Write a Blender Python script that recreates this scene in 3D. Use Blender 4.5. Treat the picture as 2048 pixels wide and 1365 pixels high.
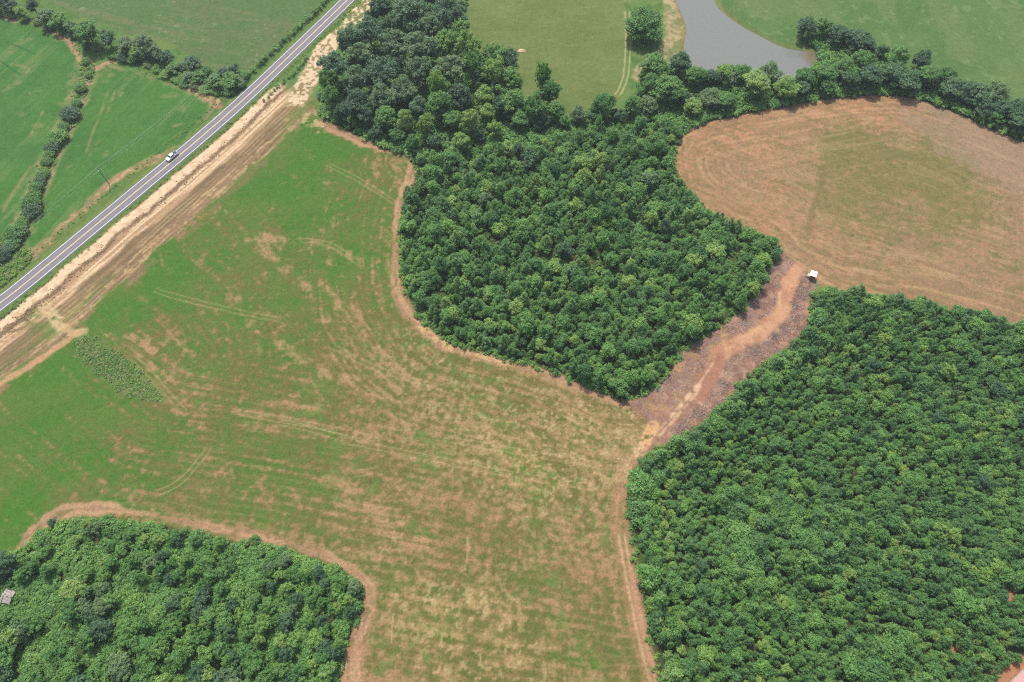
import bpy, bmesh, math, random
import numpy as np
from mathutils import Vector, Matrix

for o in list(bpy.data.objects):
    bpy.data.objects.remove(o)
SC = bpy.context.scene
COL = SC.collection
R = math.radians
rng = np.random.default_rng(7)
random.seed(7)

# ------------------------------------------------------------------ camera
F, CAMH, PITCH = 1400.0, 232.0, R(61.5)
cam_d = bpy.data.cameras.new('camera')
cam_d.sensor_width = 36.0
cam_d.lens = F / 2048 * 36.0
cam_d.clip_start, cam_d.clip_end = 1.0, 12000.0
cam = bpy.data.objects.new('camera', cam_d)
cam.location = (0, 0, CAMH)
cam.rotation_euler = (math.pi / 2 - PITCH, 0, 0)
COL.objects.link(cam)
SC.camera = cam

# ------------------------------------------------------------------ sky, sun, exposure
SUN_EL = R(62)
SUN_DIR = Vector((-math.sin(R(22)) * math.cos(SUN_EL), math.cos(R(22)) * math.cos(SUN_EL), math.sin(SUN_EL)))
w = bpy.data.worlds.new('World')
SC.world = w
w.use_nodes = True
nt = w.node_tree
nt.nodes.clear()
sky = nt.nodes.new('ShaderNodeTexSky')
sky.sky_type = 'NISHITA'
sky.sun_disc = False
sky.sun_elevation = SUN_EL
sky.sun_rotation = math.atan2(SUN_DIR.x, SUN_DIR.y)
sky.air_density = 1.0
sky.dust_density = 3.5
sky.ozone_density = 1.0
bg = nt.nodes.new('ShaderNodeBackground')
bg.inputs[1].default_value = 0.15
wo = nt.nodes.new('ShaderNodeOutputWorld')
nt.links.new(sky.outputs[0], bg.inputs[0])
nt.links.new(bg.outputs[0], wo.inputs[0])
sd = bpy.data.lights.new('sun', 'SUN')
sd.energy = 3.75
sd.angle = R(0.9)
sd.color = (1.0, 0.95, 0.87)
so = bpy.data.objects.new('sun', sd)
so.rotation_euler = (-SUN_DIR).to_track_quat('-Z', 'Y').to_euler()
so.location = (0, 0, 400)
COL.objects.link(so)
SC.view_settings.view_transform = 'Standard'
SC.view_settings.look = 'None'
SC.view_settings.exposure = 0.42
SC.view_settings.gamma = 1.0
SC.render.engine = 'CYCLES'
SC.cycles.use_denoising = False
SC.cycles.use_adaptive_sampling = False
SC.cycles.filter_width = 1.15
SC.cycles.volume_bounces = 0

# ------------------------------------------------------------------ helpers: survey points -> ground
cP, sP = math.cos(PITCH), math.sin(PITCH)


def G(x, y, h=0.0):
    """ground position (metres) of a surveyed point, on the level h"""
    u, v = (x - 1024) / F, (y - 682.5) / F
    d = (u, cP - v * sP, -sP - v * cP)
    t = (CAMH - h) / (-d[2])
    return Vector((d[0] * t, d[1] * t, h))


def mpp(x, y, h=0.0):
    v = (y - 682.5) / F
    return (CAMH - h) / (sP + v * cP) / F


def W(pts):
    return np.array([G(a, b)[:2] for a, b in pts])


def to_img(X):
    r = np.asarray(X) - np.array([0, 0, CAMH])
    z = r[..., 1] * cP - r[..., 2] * sP
    up = r[..., 1] * sP + r[..., 2] * cP
    return 1024 + F * r[..., 0] / z, 682.5 - F * up / z, z


def tag(o, label=None, cat=None, group=None, kind=None):
    if label: o['label'] = label
    if cat: o['category'] = cat
    if group: o['group'] = group
    if kind: o['kind'] = kind
    return o


def link(o, parent=None):
    COL.objects.link(o)
    if parent is not None:
        o.parent = parent
    return o


def empty(name, loc, rz=0.0):
    o = bpy.data.objects.new(name, None)
    o.location = loc
    o.rotation_euler = (0, 0, rz)
    o.empty_display_size = 0.5
    return link(o)


def pts_in_poly(x, y, poly):
    ins = np.zeros(x.shape, bool)
    n = len(poly)
    for i in range(n):
        x1, y1 = poly[i]
        x2, y2 = poly[(i + 1) % n]
        if y1 == y2: continue
        c = ((y1 > y) != (y2 > y)) & (x < (x2 - x1) * (y - y1) / (y2 - y1) + x1)
        ins ^= c
    return ins


def dist_line(x, y, line, closed=False):
    """distance, arc length and side to a polyline"""
    best = np.full(x.shape, 1e9)
    arc = np.zeros(x.shape)
    side = np.zeros(x.shape)
    s0 = 0.0
    n = len(line)
    for i in range(n if closed else n - 1):
        ax, ay = line[i]
        bx, by = line[(i + 1) % n]
        dx, dy = bx - ax, by - ay
        L = math.hypot(dx, dy) + 1e-9
        tt = np.clip(((x - ax) * dx + (y - ay) * dy) / (L * L), 0, 1)
        qx, qy = x - (ax + tt * dx), y - (ay + tt * dy)
        d = np.hypot(qx, qy)
        m = d < best
        best = np.where(m, d, best)
        arc = np.where(m, s0 + tt * L, arc)
        side = np.where(m, np.sign(dx * qy - dy * qx), side)
        s0 += L
    return best, arc, side


def spline(pts, n=10):
    """catmull-rom through 2D points"""
    p = np.vstack([2 * pts[0] - pts[1], pts, 2 * pts[-1] - pts[-2]])
    out = []
    for i in range(1, len(p) - 2):
        for k in range(n):
            t = k / n
            a, b, c, d = p[i - 1], p[i], p[i + 1], p[i + 2]
            out.append(0.5 * (2 * b + (c - a) * t + (2 * a - 5 * b + 4 * c - d) * t * t + (3 * b - a - 3 * c + d) * t ** 3))
    out.append(p[-2])
    return np.array(out)


_tab = rng.random((256, 256))


def vnoise(x, y, seed=0):
    x = x + seed * 37.3
    y = y + seed * 91.7
    xi, yi = np.floor(x).astype(int), np.floor(y).astype(int)
    fx, fy = x - xi, y - yi
    fx, fy = fx * fx * (3 - 2 * fx), fy * fy * (3 - 2 * fy)
    a = _tab[xi & 255, yi & 255]
    b = _tab[(xi + 1) & 255, yi & 255]
    c = _tab[xi & 255, (yi + 1) & 255]
    d = _tab[(xi + 1) & 255, (yi + 1) & 255]
    return (a * (1 - fx) + b * fx) * (1 - fy) + (c * (1 - fx) + d * fx) * fy


def fbm(x, y, scale, seed=0, octv=4, gain=0.55):
    v, a, t = 0.0, 1.0, 0.0
    f = 1.0 / scale
    for k in range(octv):
        v = v + a * vnoise(x * f, y * f, seed + k * 3.1)
        t += a
        a *= gain
        f *= 2.03
    return v / t


def sstep(a, b, x):
    t = np.clip((x - a) / (b - a), 0, 1)
    return t * t * (3 - 2 * t)


# ------------------------------------------------------------------ materials
def lin(c):
    c = np.asarray(c, float) / 255.0
    return np.where(c <= 0.04045, c / 12.92, ((c + 0.055) / 1.055) ** 2.4)


ALB = 0.55     # sunlit picture value -> reflectance


def mat(name, rgb, rough=0.8, metal=0.0, var=0.0, scale=4.0, bump=0.0, spec=0.3):
    """plain procedural material: colour broken by noise, optional bump"""
    m = bpy.data.materials.new(name)
    m.use_nodes = True
    n, l = m.node_tree.nodes, m.node_tree.links
    b = n['Principled BSDF']
    b.inputs['Roughness'].default_value = rough
    b.inputs['Metallic'].default_value = metal
    b.inputs['Specular IOR Level'].default_value = spec
    tc = n.new('ShaderNodeTexCoord')
    nz = n.new('ShaderNodeTexNoise')
    nz.inputs['Scale'].default_value = scale
    nz.inputs['Detail'].default_value = 6
    l.new(tc.outputs['Object'], nz.inputs['Vector'])
    r = n.new('ShaderNodeMapRange')
    r.inputs[1].default_value, r.inputs[2].default_value = 0.3, 0.7
    r.inputs[3].default_value, r.inputs[4].default_value = 1 - var, 1 + var
    l.new(nz.outputs[0], r.inputs[0])
    mx = n.new('ShaderNodeMix')
    mx.data_type = 'RGBA'
    mx.blend_type = 'MULTIPLY'
    mx.inputs[0].default_value = 1.0
    mx.inputs[6].default_value = (*rgb, 1)
    l.new(r.outputs[0], mx.inputs[7])
    l.new(mx.outputs[2], b.inputs['Base Color'])
    if bump:
        bp = n.new('ShaderNodeBump')
        bp.inputs['Strength'].default_value = bump
        bp.inputs['Distance'].default_value = 0.1
        l.new(nz.outputs[0], bp.inputs['Height'])
        l.new(bp.outputs[0], b.inputs['Normal'])
    return m


def ground_mat():
    m = bpy.data.materials.new('field_ground')
    m.use_nodes = True
    n, l = m.node_tree.nodes, m.node_tree.links
    b = n['Principled BSDF']
    b.inputs['Roughness'].default_value = 0.95
    b.inputs['Specular IOR Level'].default_value = 0.1
    at = n.new('ShaderNodeAttribute')
    at.attribute_name = 'Col'
    geo = n.new('ShaderNodeNewGeometry')

    def noise(scale, det, rough=0.6):
        z = n.new('ShaderNodeTexNoise')
        z.inputs['Scale'].default_value = scale
        z.inputs['Detail'].default_value = det
        z.inputs['Roughness'].default_value = rough
        l.new(geo.outputs['Position'], z.inputs['Vector'])
        return z
    n1, n2 = noise(1.3, 5, 0.8), noise(0.45, 3)
    r1 = n.new('ShaderNodeMapRange')
    r1.inputs[1].default_value, r1.inputs[2].default_value = 0.33, 0.67
    r1.inputs[3].default_value, r1.inputs[4].default_value = -1.0, 1.0
    l.new(n1.outputs[0], r1.inputs[0])
    am = n.new('ShaderNodeMath')
    am.operation = 'MULTIPLY'
    l.new(r1.outputs[0], am.inputs[0])
    l.new(at.outputs['Alpha'], am.inputs[1])
    r2 = n.new('ShaderNodeMapRange')
    r2.inputs[1].default_value, r2.inputs[2].default_value = 0.3, 0.7
    r2.inputs[3].default_value, r2.inputs[4].default_value = 0.9, 1.1
    l.new(n2.outputs[0], r2.inputs[0])
    mx = n.new('ShaderNodeVectorMath')
    mx.operation = 'SCALE'
    l.new(at.outputs['Color'], mx.inputs[0])
    l.new(r2.outputs[0], mx.inputs['Scale'])
    # speckle: dry straw against green, stronger in red than in green
    amp = n.new('ShaderNodeCombineXYZ')
    for ch, k_ in enumerate((1.35, 0.75, 1.05)):
        q = n.new('ShaderNodeMath')
        q.operation = 'MULTIPLY_ADD'
        q.inputs[1].default_value = k_
        q.inputs[2].default_value = 1.0
        l.new(am.outputs[0], q.inputs[0])
        l.new(q.outputs[0], amp.inputs[ch])
    m2 = n.new('ShaderNodeVectorMath')
    m2.operation = 'MULTIPLY'
    l.new(mx.outputs[0], m2.inputs[0])
    l.new(amp.outputs[0], m2.inputs[1])
    l.new(m2.outputs[0], b.inputs['Base Color'])
    bp = n.new('ShaderNodeBump')
    bp.inputs['Strength'].default_value = 0.5
    bp.inputs['Distance'].default_value = 0.18
    l.new(n1.outputs[0], bp.inputs['Height'])
    l.new(bp.outputs[0], b.inputs['Normal'])
    return m


def leaf_mat(name, cols, trans=0.28):
    """foliage: colour per tree (object random) and per leaf (tint attribute)"""
    m = bpy.data.materials.new(name)
    m.use_nodes = True
    n, l = m.node_tree.nodes, m.node_tree.links
    n.clear()
    out = n.new('ShaderNodeOutputMaterial')
    oi = n.new('ShaderNodeObjectInfo')
    ramp = n.new('ShaderNodeValToRGB')
    cr = ramp.color_ramp
    while len(cr.elements) < len(cols):
        cr.elements.new(0.5)
    for i, (p, c) in enumerate(cols):
        cr.elements[i].position = p
        cr.elements[i].color = (*(lin(c)), 1)
    lz_ = n.new('ShaderNodeTexNoise')
    lz_.inputs['Scale'].default_value = 0.07
    lz_.inputs['Detail'].default_value = 2
    l.new(oi.outputs['Location'], lz_.inputs['Vector'])
    lm = n.new('ShaderNodeMapRange')
    lm.inputs[1].default_value, lm.inputs[2].default_value = 0.3, 0.7
    lm.inputs[3].default_value, lm.inputs[4].default_value = -0.28, 0.28
    l.new(lz_.outputs[0], lm.inputs[0])
    la = n.new('ShaderNodeMath')
    la.operation = 'ADD'
    la.use_clamp = True
    l.new(oi.outputs['Random'], la.inputs[0])
    l.new(lm.outputs[0], la.inputs[1])
    l.new(la.outputs[0], ramp.inputs[0])
    at = n.new('ShaderNodeAttribute')
    at.attribute_name = 'tint'
    mr = n.new('ShaderNodeMapRange')
    mr.inputs[3].default_value, mr.inputs[4].default_value = 0.7, 1.36
    l.new(at.outputs['Fac'], mr.inputs[0])
    sc = n.new('ShaderNodeVectorMath')
    sc.operation = 'SCALE'
    l.new(ramp.outputs[0], sc.inputs[0])
    l.new(mr.outputs[0], sc.inputs['Scale'])
    pb = n.new('ShaderNodeBsdfPrincipled')
    pb.inputs['Roughness'].default_value = 0.5
    pb.inputs['Specular IOR Level'].default_value = 0.35
    l.new(sc.outputs[0], pb.inputs['Base Color'])
    tr = n.new('ShaderNodeBsdfTranslucent')
    ty = n.new('ShaderNodeMix')
    ty.data_type = 'RGBA'
    ty.blend_type = 'MULTIPLY'
    ty.inputs[0].default_value = 1
    ty.inputs[7].default_value = (1.3, 1.25, 0.5, 1)
    l.new(sc.outputs[0], ty.inputs[6])
    l.new(ty.outputs[2], tr.inputs[0])
    ms = n.new('ShaderNodeMixShader')
    ms.inputs[0].default_value = trans
    l.new(pb.outputs[0], ms.inputs[1])
    l.new(tr.outputs[0], ms.inputs[2])
    l.new(ms.outputs[0], out.inputs[0])
    return m


M = {}
M['ground'] = ground_mat()
M['bark'] = mat('bark', (0.12, 0.09, 0.07), 0.9, var=0.3, scale=6, bump=0.4)
M['pale_bark'] = mat('pale_bark', (0.24, 0.20, 0.17), 0.9, var=0.3, scale=6, bump=0.4)
# leaf reflectances, as sRGB triples of the leaf itself
M['oak'] = leaf_mat('oak_leaves', [(0, (70, 102, 76)), (0.5, (80, 112, 74)), (1, (92, 120, 80))], 0.34)
M['broad'] = leaf_mat('broadleaf_leaves', [(0, (74, 118, 58)), (0.5, (86, 126, 60)), (1, (100, 138, 66))], 0.34)
M['lime'] = leaf_mat('yellowgreen_leaves', [(0, (112, 146, 68)), (1, (124, 150, 78))], 0.34)
M['grey'] = leaf_mat('greygreen_leaves', [(0, (94, 122, 78)), (1, (106, 130, 86))], 0.34)
M['dark'] = leaf_mat('dark_leaves', [(0, (60, 92, 64)), (1, (72, 104, 68))], 0.34)
M['young'] = leaf_mat('young_leaves', [(0, (70, 110, 60)), (0.3, (83, 124, 64)), (0.7, (95, 136, 66)), (0.93, (108, 146, 68)), (1, (124, 152, 74))], 0.34)
M['pine'] = leaf_mat('pine_needles', [(0, (72, 108, 62)), (0.45, (83, 121, 64)), (0.88, (95, 132, 66)), (1, (110, 140, 74))], 0.3)
M['bush'] = leaf_mat('bush_leaves', [(0, (86, 128, 68)), (0.6, (102, 144, 70)), (1, (118, 154, 78))], 0.34)
M['weed'] = leaf_mat('weed_leaves', [(0, (94, 140, 64)), (0.6, (110, 152, 68)), (1, (134, 160, 80))], 0.34)
M['dryweed'] = leaf_mat('dry_weed_leaves', [(0, (106, 132, 76)), (0.5, (124, 140, 86)), (1, (146, 148, 104))], 0.34)

# ------------------------------------------------------------------ outlines (surveyed points)
ROAD = spline(W([(-140, 711), (-60, 652), (0, 606.6), (59.3, 560), (264.4, 390), (407.6, 270), (508, 180), (640, 53.6), (695, 0), (760, -64), (860, -165)]), 12)
FOREST = W([(822, 322), (838, 345), (818, 390), (805, 430), (802, 480), (804, 540), (812, 590), (850, 648), (900, 685), (960, 702), (1030, 722), (1100, 742), (1170, 768), (1215, 790), (1250, 800), (1285, 790), (1312, 772), (1340, 740), (1362, 704), (1400, 677), (1440, 652), (1490, 614), (1520, 580), (1535, 545), (1556, 512), (1552, 492), (1515, 468), (1465, 452), (1425, 428), (1385, 396), (1360, 366), (1346, 325), (1350, 292), (1366, 268), (1330, 248), (1240, 262), (1100, 285), (960, 305), (860, 318)])
PINES = W([(1622, 592), (1660, 582), (1720, 590), (1790, 600), (1850, 606), (1920, 624), (1990, 644), (2048, 660), (2250, 715), (2250, 1470), (1345, 1470), (1318, 1365), (1306, 1290), (1291, 1200), (1276, 1130), (1262, 1060), (1258, 1000), (1264, 948), (1285, 918), (1325, 893), (1385, 862), (1425, 832), (1475, 782), (1515, 735), (1575, 703), (1618, 655), (1622, 620)])
THICKET = W([(-120, 1140), (45, 1108), (80, 1062), (130, 1045), (200, 1040), (300, 1050), (400, 1070), (500, 1090), (600, 1108), (655, 1126), (695, 1148), (722, 1172), (728, 1195), (716, 1235), (694, 1285), (682, 1330), (676, 1365), (665, 1470), (-120, 1470)])
PROPERTY_EDGE = W([(60, 590), (170, 690), (330, 800), (560, 835), (800, 880), (1000, 912), (1250, 955)])
BROWN = W([(1340, 300), (1356, 265), (1400, 246), (1480, 226), (1600, 206), (1700, 191), (1780, 187), (1830, 194), (1900, 218), (1980, 253), (2048, 282), (2200, 340), (2200, 720), (2048, 664), (1990, 648), (1920, 628), (1850, 610), (1760, 600), (1680, 590), (1640, 570), (1605, 545), (1575, 528), (1552, 515), (1545, 495), (1510, 470), (1460, 455), (1420, 430), (1380, 400), (1352, 370), (1340, 330)])
CLEARING = W([(1560, 500), (1610, 540), (1626, 572), (1626, 600), (1620, 650), (1577, 700), (1515, 735), (1475, 784), (1425, 832), (1385, 862), (1330, 890), (1290, 905), (1268, 930), (1280, 905), (1306, 868), (1300, 846), (1268, 828), (1258, 806), (1285, 790), (1312, 772), (1340, 740), (1362, 704), (1400, 677), (1440, 652), (1490, 614), (1520, 580), (1540, 535)])
POND = W([(1340, -40), (1352, 0), (1364, 30), (1373, 60), (1368, 92), (1372, 120), (1400, 150), (1450, 165), (1530, 165), (1600, 158), (1628, 132), (1634, 116), (1622, 104), (1590, 100), (1560, 92), (1520, 72), (1480, 50), (1450, 28), (1430, 5), (1412, -40)])
LEFT_FIELD = W([(-150, 20), (0, 28), (60, 40), (130, 75), (163, 108), (168, 130), (150, 168), (140, 212), (112, 258), (92, 300), (70, 352), (50, 402), (28, 452), (8, 495), (-150, 640)])
MID_FIELD = W([(193, 137), (215, 127), (260, 142), (300, 152), (370, 178), (420, 204), (430, 214), (412, 240), (345, 302), (300, 325), (230, 357), (180, 400), (120, 458), (72, 505), (55, 500), (66, 440), (92, 370), (120, 300), (150, 240), (168, 190), (180, 152)])
TOP_FIELD = W([(60, -80), (700, -80), (655, 0), (600, 56), (545, 110), (490, 155), (440, 138), (400, 122), (330, 80), (240, 62), (120, 15), (70, -10)])
CENTRE_PASTURE = W([(900, -80), (1250, -80), (1250, 0), (1256, 90), (1252, 150), (1236, 196), (1180, 216), (1110, 240), (1040, 215), (1020, 150), (960, 112), (920, 80), (930, 20)])
RIGHT_PASTURE = W([(1425, -80), (1450, 28), (1520, 72), (1600, 96), (1640, 110), (1720, 130), (1850, 150), (1960, 200), (2048, 240), (2300, 330), (2500, -80)])

# ------------------------------------------------------------------ ground sheet: colours painted in metres
CELL = 0.5
corner = W([(-60, -60), (2108, -60), (-60, 1410), (2108, 1410)])
gy = np.arange(corner[:, 1].min() - 6, corner[:, 1].max() + 2, CELL)
gx = np.arange(-290, 290 + CELL, CELL)
X, Y = np.meshgrid(gx, gy)
half = 176 + (Y - gy[0]) / (gy[-1] - gy[0]) * (290 - 176)
keep_v = np.abs(X) <= half
xs, ys = X[keep_v], Y[keep_v]
px, py, _ = to_img(np.stack([xs, ys, 0 * xs], -1))

C = np.zeros((xs.size, 3))
SPK = np.full(xs.size, 0.2)
N_a = fbm(xs, ys, 40, 1)
N_b = fbm(xs, ys, 12, 2)
N_c = fbm(xs, ys, 4, 3)
N_d = fbm(xs, ys, 1.6, 4, 2)


def mixc(mask, rgb, amt=1.0):
    global C
    m = np.clip(mask * amt, 0, 1)[:, None]
    C = C * (1 - m) + np.array(rgb, float) * m


def pmask(poly, soft=1.0, wob=2.0, ws=5.0, seed=11):
    d, a, s = dist_line(xs, ys, poly, True)
    ins = pts_in_poly(xs, ys, poly)
    sd = np.where(ins, d, -d) + (fbm(xs, ys, ws, seed, 3) - 0.5) * wob
    return sstep(-soft, soft, sd), np.where(ins, d, -d), a


def dist_near(line, margin):
    sel = (xs > line[:, 0].min() - margin) & (xs < line[:, 0].max() + margin) & (ys > line[:, 1].min() - margin) & (ys < line[:, 1].max() + margin)
    d, a, s = np.full(xs.size, 1e6), np.zeros(xs.size), np.zeros(xs.size)
    d[sel], a[sel], s[sel] = dist_line(xs[sel], ys[sel], line)
    return d, a, s


_fb = {}


def fbc(scale, seed, octv):
    k = (scale, seed, octv)
    if k not in _fb: _fb[k] = fbm(xs, ys, scale, seed, octv)
    return _fb[k]


def lmask(pts, width, soft=0.5, wob=0.6, seed=5, sm=True):
    ln = spline(W(pts), 6) if sm and len(pts) > 2 else W(pts)
    d, a, s = dist_near(ln, width + 12)
    d = d + (fbc(3.0, seed, 2) - 0.5) * wob
    return 1 - sstep(width / 2 - soft / 2, width / 2 + soft / 2, d), d, a, s


def idw(pts, power=3.0):
    P = np.array([G(a, b)[:2] for a, b, *_ in pts])
    V = np.array([p[2] for p in pts], float)
    num = np.zeros(xs.size)
    den = np.zeros(xs.size)
    for (qx, qy), v in zip(P, V):
        wgt = 1.0 / (((xs - qx) ** 2 + (ys - qy) ** 2) + 9.0) ** (power / 2)
        num += wgt * v
        den += wgt
    return num / den


# rough grass everywhere first
C[:] = (98, 132, 68)
mixc(sstep(0.45, 0.62, N_b), (120, 138, 76), 0.7)
mixc(sstep(0.5, 0.62, N_c), (84, 116, 56), 0.7)

# --- pastures
m, dI, aI = pmask(TOP_FIELD)
C_top = m
mixc(m, (94, 122, 70))
streak = fbm(xs * 0.28 + ys * 0.96, (xs * 0.96 - ys * 0.28) * 0.06, 2.6, 21, 3)
mixc(m * sstep(0.5, 0.66, streak), (114, 126, 80), 0.8)
mixc(m * sstep(0.52, 0.7, fbm(xs, ys, 18, 22)), (106, 120, 76), 0.8)
mixc(m * sstep(0.55, 0.7, N_c), (84, 118, 62), 0.5)
mixc(m * sstep(0.72, 0.8, N_d) * sstep(0.5, 0.6, N_b), (150, 160, 120), 0.5)
m, _, _ = pmask(CENTRE_PASTURE)
C_cen = m
mixc(m, (114, 130, 72))
mixc(m * sstep(0.42, 0.62, N_b), (106, 124, 66), 0.8)
mixc(m * sstep(0.48, 0.62, fbm(xs * 0.3, ys, 3, 23)), (122, 134, 78), 0.6)
mixc(m * sstep(0.5, 0.7, N_a), (122, 138, 84), 0.6)
m, _, _ = pmask(RIGHT_PASTURE)
C_rig = m
mixc(m, (98, 128, 70))
mixc(m * sstep(0.42, 0.62, N_b), (88, 122, 64), 0.8)
mixc(m * sstep(0.48, 0.6, fbm(xs, ys * 0.5, 16, 24)), (112, 132, 78), 0.7)
mixc(m * sstep(0.62, 0.72, N_c), (128, 148, 92), 0.5)

# --- left crop fields
for poly, sd_ in ((LEFT_FIELD, 31), (MID_FIELD, 33)):
    m, dI, aI = pmask(poly, 0.6, 1.2)
    mixc(m, (80, 126, 58))
    mixc(m * sstep(0.42, 0.62, fbm(xs, ys, 9, sd_)), (72, 118, 54), 0.8)
    # drill rows, along the ditch
    rows = fbm((xs * 0.93 - ys * 0.37), (xs * 0.37 + ys * 0.93) * 0.05, 2.4, sd_ + 1, 3)
    mixc(m * sstep(0.56, 0.74, rows) * sstep(0.4, 0.6, N_a), (112, 136, 78), 0.7)
    mixc(m * sstep(0.66, 0.8, fbm(xs, ys, 7, sd_ + 2)), (132, 136, 84), 0.7)
    mixc(m * (1 - sstep(0.5, 3.0, np.abs(dI))) * sstep(0.4, 0.6, N_c), (170, 150, 112), 0.7)
    if poly is LEFT_FIELD: C_lef = m
    else: C_mid = m
for pts, wd in (([(218, 178), (205, 215), (190, 255), (172, 305)], 1.1), ([(230, 180), (215, 225)], 0.8), ([(60, 335), (30, 380), (5, 425)], 1.2), ([(85, 225), (60, 270)], 1.0), ([(20, 128), (50, 134), (57, 140), (50, 148)], 0.7), ([(243, 187), (240, 192)], 1.6), ([(350, 252), (362, 248)], 1.8)):
    q, *_ = lmask(pts, wd, 0.8, 1.4)
    mixc(q, (160, 142, 96), 0.6)
for pts in ([(22, 88), (48, 98), (70, 108)], [(-5, 118), (20, 136), (42, 151)]):
    q, *_ = lmask(pts, 0.8, 0.5, 0.4)
    mixc(q, (50, 100, 52), 0.8)
# ditch line between them, dry grass
q, *_ = lmask([(176, 128), (176, 150), (158, 190), (138, 240), (114, 290), (92, 335), (72, 385), (58, 425), (34, 470), (8, 505), (-60, 560)], 9, 3, 4)
mixc(q, (128, 138, 84))
mixc(q * sstep(0.45, 0.6, N_c), (168, 148, 112), 0.8)
mixc(q * sstep(0.55, 0.65, N_d), (88, 116, 60), 0.6)
# bare soil patches on the field edges
for pts, wd in (([(385, 178), (412, 196), (432, 207), (436, 213)], 4.5), ([(192, 138), (212, 127), (226, 124)], 3.2), ([(112, 66), (140, 84), (152, 104), (158, 120)], 3.4), ([(0, 30), (32, 41)], 2.5), ([(345, 302), (318, 314), (300, 322), (283, 331), (262, 342), (240, 352)], 4.0), ([(240, 352), (222, 364), (205, 380), (190, 397), (170, 415), (140, 440)], 3.2), ([(140, 440), (118, 460), (98, 480)], 2.2), ([(98, 482), (70, 508)], 4.5)):
    q, *_ = lmask(pts, wd, 1.4, 2.6)
    mixc(q, (170, 136, 104), 0.9)
    mixc(q * sstep(0.5, 0.62, N_d), (196, 164, 124), 0.8)
    mixc(q * sstep(0.58, 0.66, fbm(xs, ys, 2.5, 41)), (112, 128, 70), 0.6)

# --- property field and lower field
MAIN_PTS = [(640, 290, .03), (700, 270, .08), (790, 330, .5), (760, 420, .25), (600, 400, .06), (500, 400, .1), (400, 480, .25), (560, 520, .36), (700, 520, .12), (760, 580, .32), (600, 600, .3), (450, 620, .18), (250, 600, .04), (330, 560, .08), (300, 700, .42), (420, 700, .4), (550, 700, .38), (700, 700, .5), (800, 740, .62), (900, 760, .68), (850, 700, .6), (1000, 800, .72), (1100, 820, .78), (1200, 850, .86), (1200, 900, .84), (1000, 880, .7), (800, 840, .6), (600, 800, .5), (450, 780, .4), (380, 790, .5), (200, 840, .1), (100, 780, .02), (50, 900, .12), (150, 920, .2), (30, 1040, .05), (250, 900, .32), (400, 900, .38), (550, 900, .38), (500, 960, .25), (300, 980, .35), (150, 1000, .35), (700, 920, .5), (640, 960, .35), (850, 980, .58), (1000, 980, .58), (1100, 1000, .58), (1200, 1000, .7), (1050, 1050, .5), (900, 1050, .68), (800, 1100, .55), (950, 1110, .7), (1050, 1150, .36), (1180, 1130, .8), (1130, 1180, .8), (900, 1180, .45), (780, 1160, .4), (850, 1230, .66), (1000, 1230, .55), (1080, 1230, .28), (1150, 1280, .38), (1230, 1300, .42), (900, 1300, .48), (1000, 1330, .56), (800, 1330, .68), (730, 1300, .85), (720, 1350, .95), (100, 980, .12), (400, 1040, .45), (600, 1050, .4)]
DRY = idw(MAIN_PTS)
DRY = np.clip(DRY + 0.10 * sstep(560, 900, px) * sstep(700, 900, py), 0, 1)
STRAW = idw([(850, 1230, 1), (950, 1230, .9), (780, 1240, .6), (1100, 960, .8), (1050, 900, .8), (1180, 870, .7), (900, 780, .6), (1230, 830, .8), (1200, 780, .7), (1000, 1300, .8), (1180, 1060, .4), (900, 1060, 0), (950, 1100, 0), (1160, 1150, 0), (700, 900, .1), (600, 600, .3), (300, 720, 0), (560, 500, .3), (400, 480, .5), (730, 1330, 0), (300, 980, .1), (800, 1330, .2), (640, 520, .6)])
FEDGE = FOREST[:16]
dF, aF, _ = dist_line(xs, ys, FEDGE)
dE, aE, sE = dist_line(xs, ys, PROPERTY_EDGE)
dP, aP, _ = dist_line(xs, ys, PINES[9:22])
st1 = fbm(dF * 1.0, aF * 0.03, 1.15, 51, 3)
st2 = fbm(dE * 1.0, aE * 0.045, 1.5, 52, 3)
st3 = fbm(dP * 1.0, aP * 0.08, 2.2, 53, 3)
wF = np.exp(-(dF / 48.0) ** 2)
below = (sE < 0)
wP = np.where(below, np.exp(-dP / 30.0), 0)
ud, vd = xs * math.cos(R(-42)) + ys * math.sin(R(-42)), -xs * math.sin(R(-42)) + ys * math.cos(R(-42))
vd = vd + (fbm(xs, ys, 30, 260, 2) - 0.5) * 14
st4 = fbm(vd, ud * 0.05, 1.5, 259, 3)
wD = np.where(sE > 0, sstep(4, 26, dE), 0.0) * (1 - wF)
st2 = st2 * (1 - wD) + st4 * wD
st = st2 * (1 - wF) + st1 * wF
st = st * (1 - wP) + st3 * wP
fine = fbm(xs, ys, 1.7, 155, 2, 0.7)
blot = 0.15 * fbm(xs, ys, 9, 54) + 0.18 * fbm(xs, ys, 3.2, 55, 3) + 0.39 * st + 0.28 * fine
t = (DRY - 0.5) * 0.38 + (blot - 0.5) * 1.5 + 0.49 + 0.07 * STRAW * DRY
dryc = sstep(0.44, 0.74, t) * (0.5 + 0.4 * sstep(0.35, 0.6, fine))
MAIN = ((px > -400) & (py > 150))
main = np.ones(xs.size)
dR, aR, sR = dist_line(xs, ys, ROAD)
rsgn = np.where(sR < 0, dR, -dR)       # + = the south-east side of the road
lowzone = pts_in_poly(xs, ys, W([(545, 175), (600, 190), (720, 262), (822, 312), (838, 345), (805, 430), (804, 540), (850, 648), (1030, 722), (1215, 790), (1250, 800), (1275, 812), (1312, 850), (1300, 880), (1264, 945), (1276, 1130), (1318, 1365), (1345, 1500), (-300, 1500), (-300, 800), (59, 585)])) & (rsgn > 6)
lz = lowzone.astype(float)
kb = sstep(0.4, 0.62, N_b)[:, None]
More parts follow.
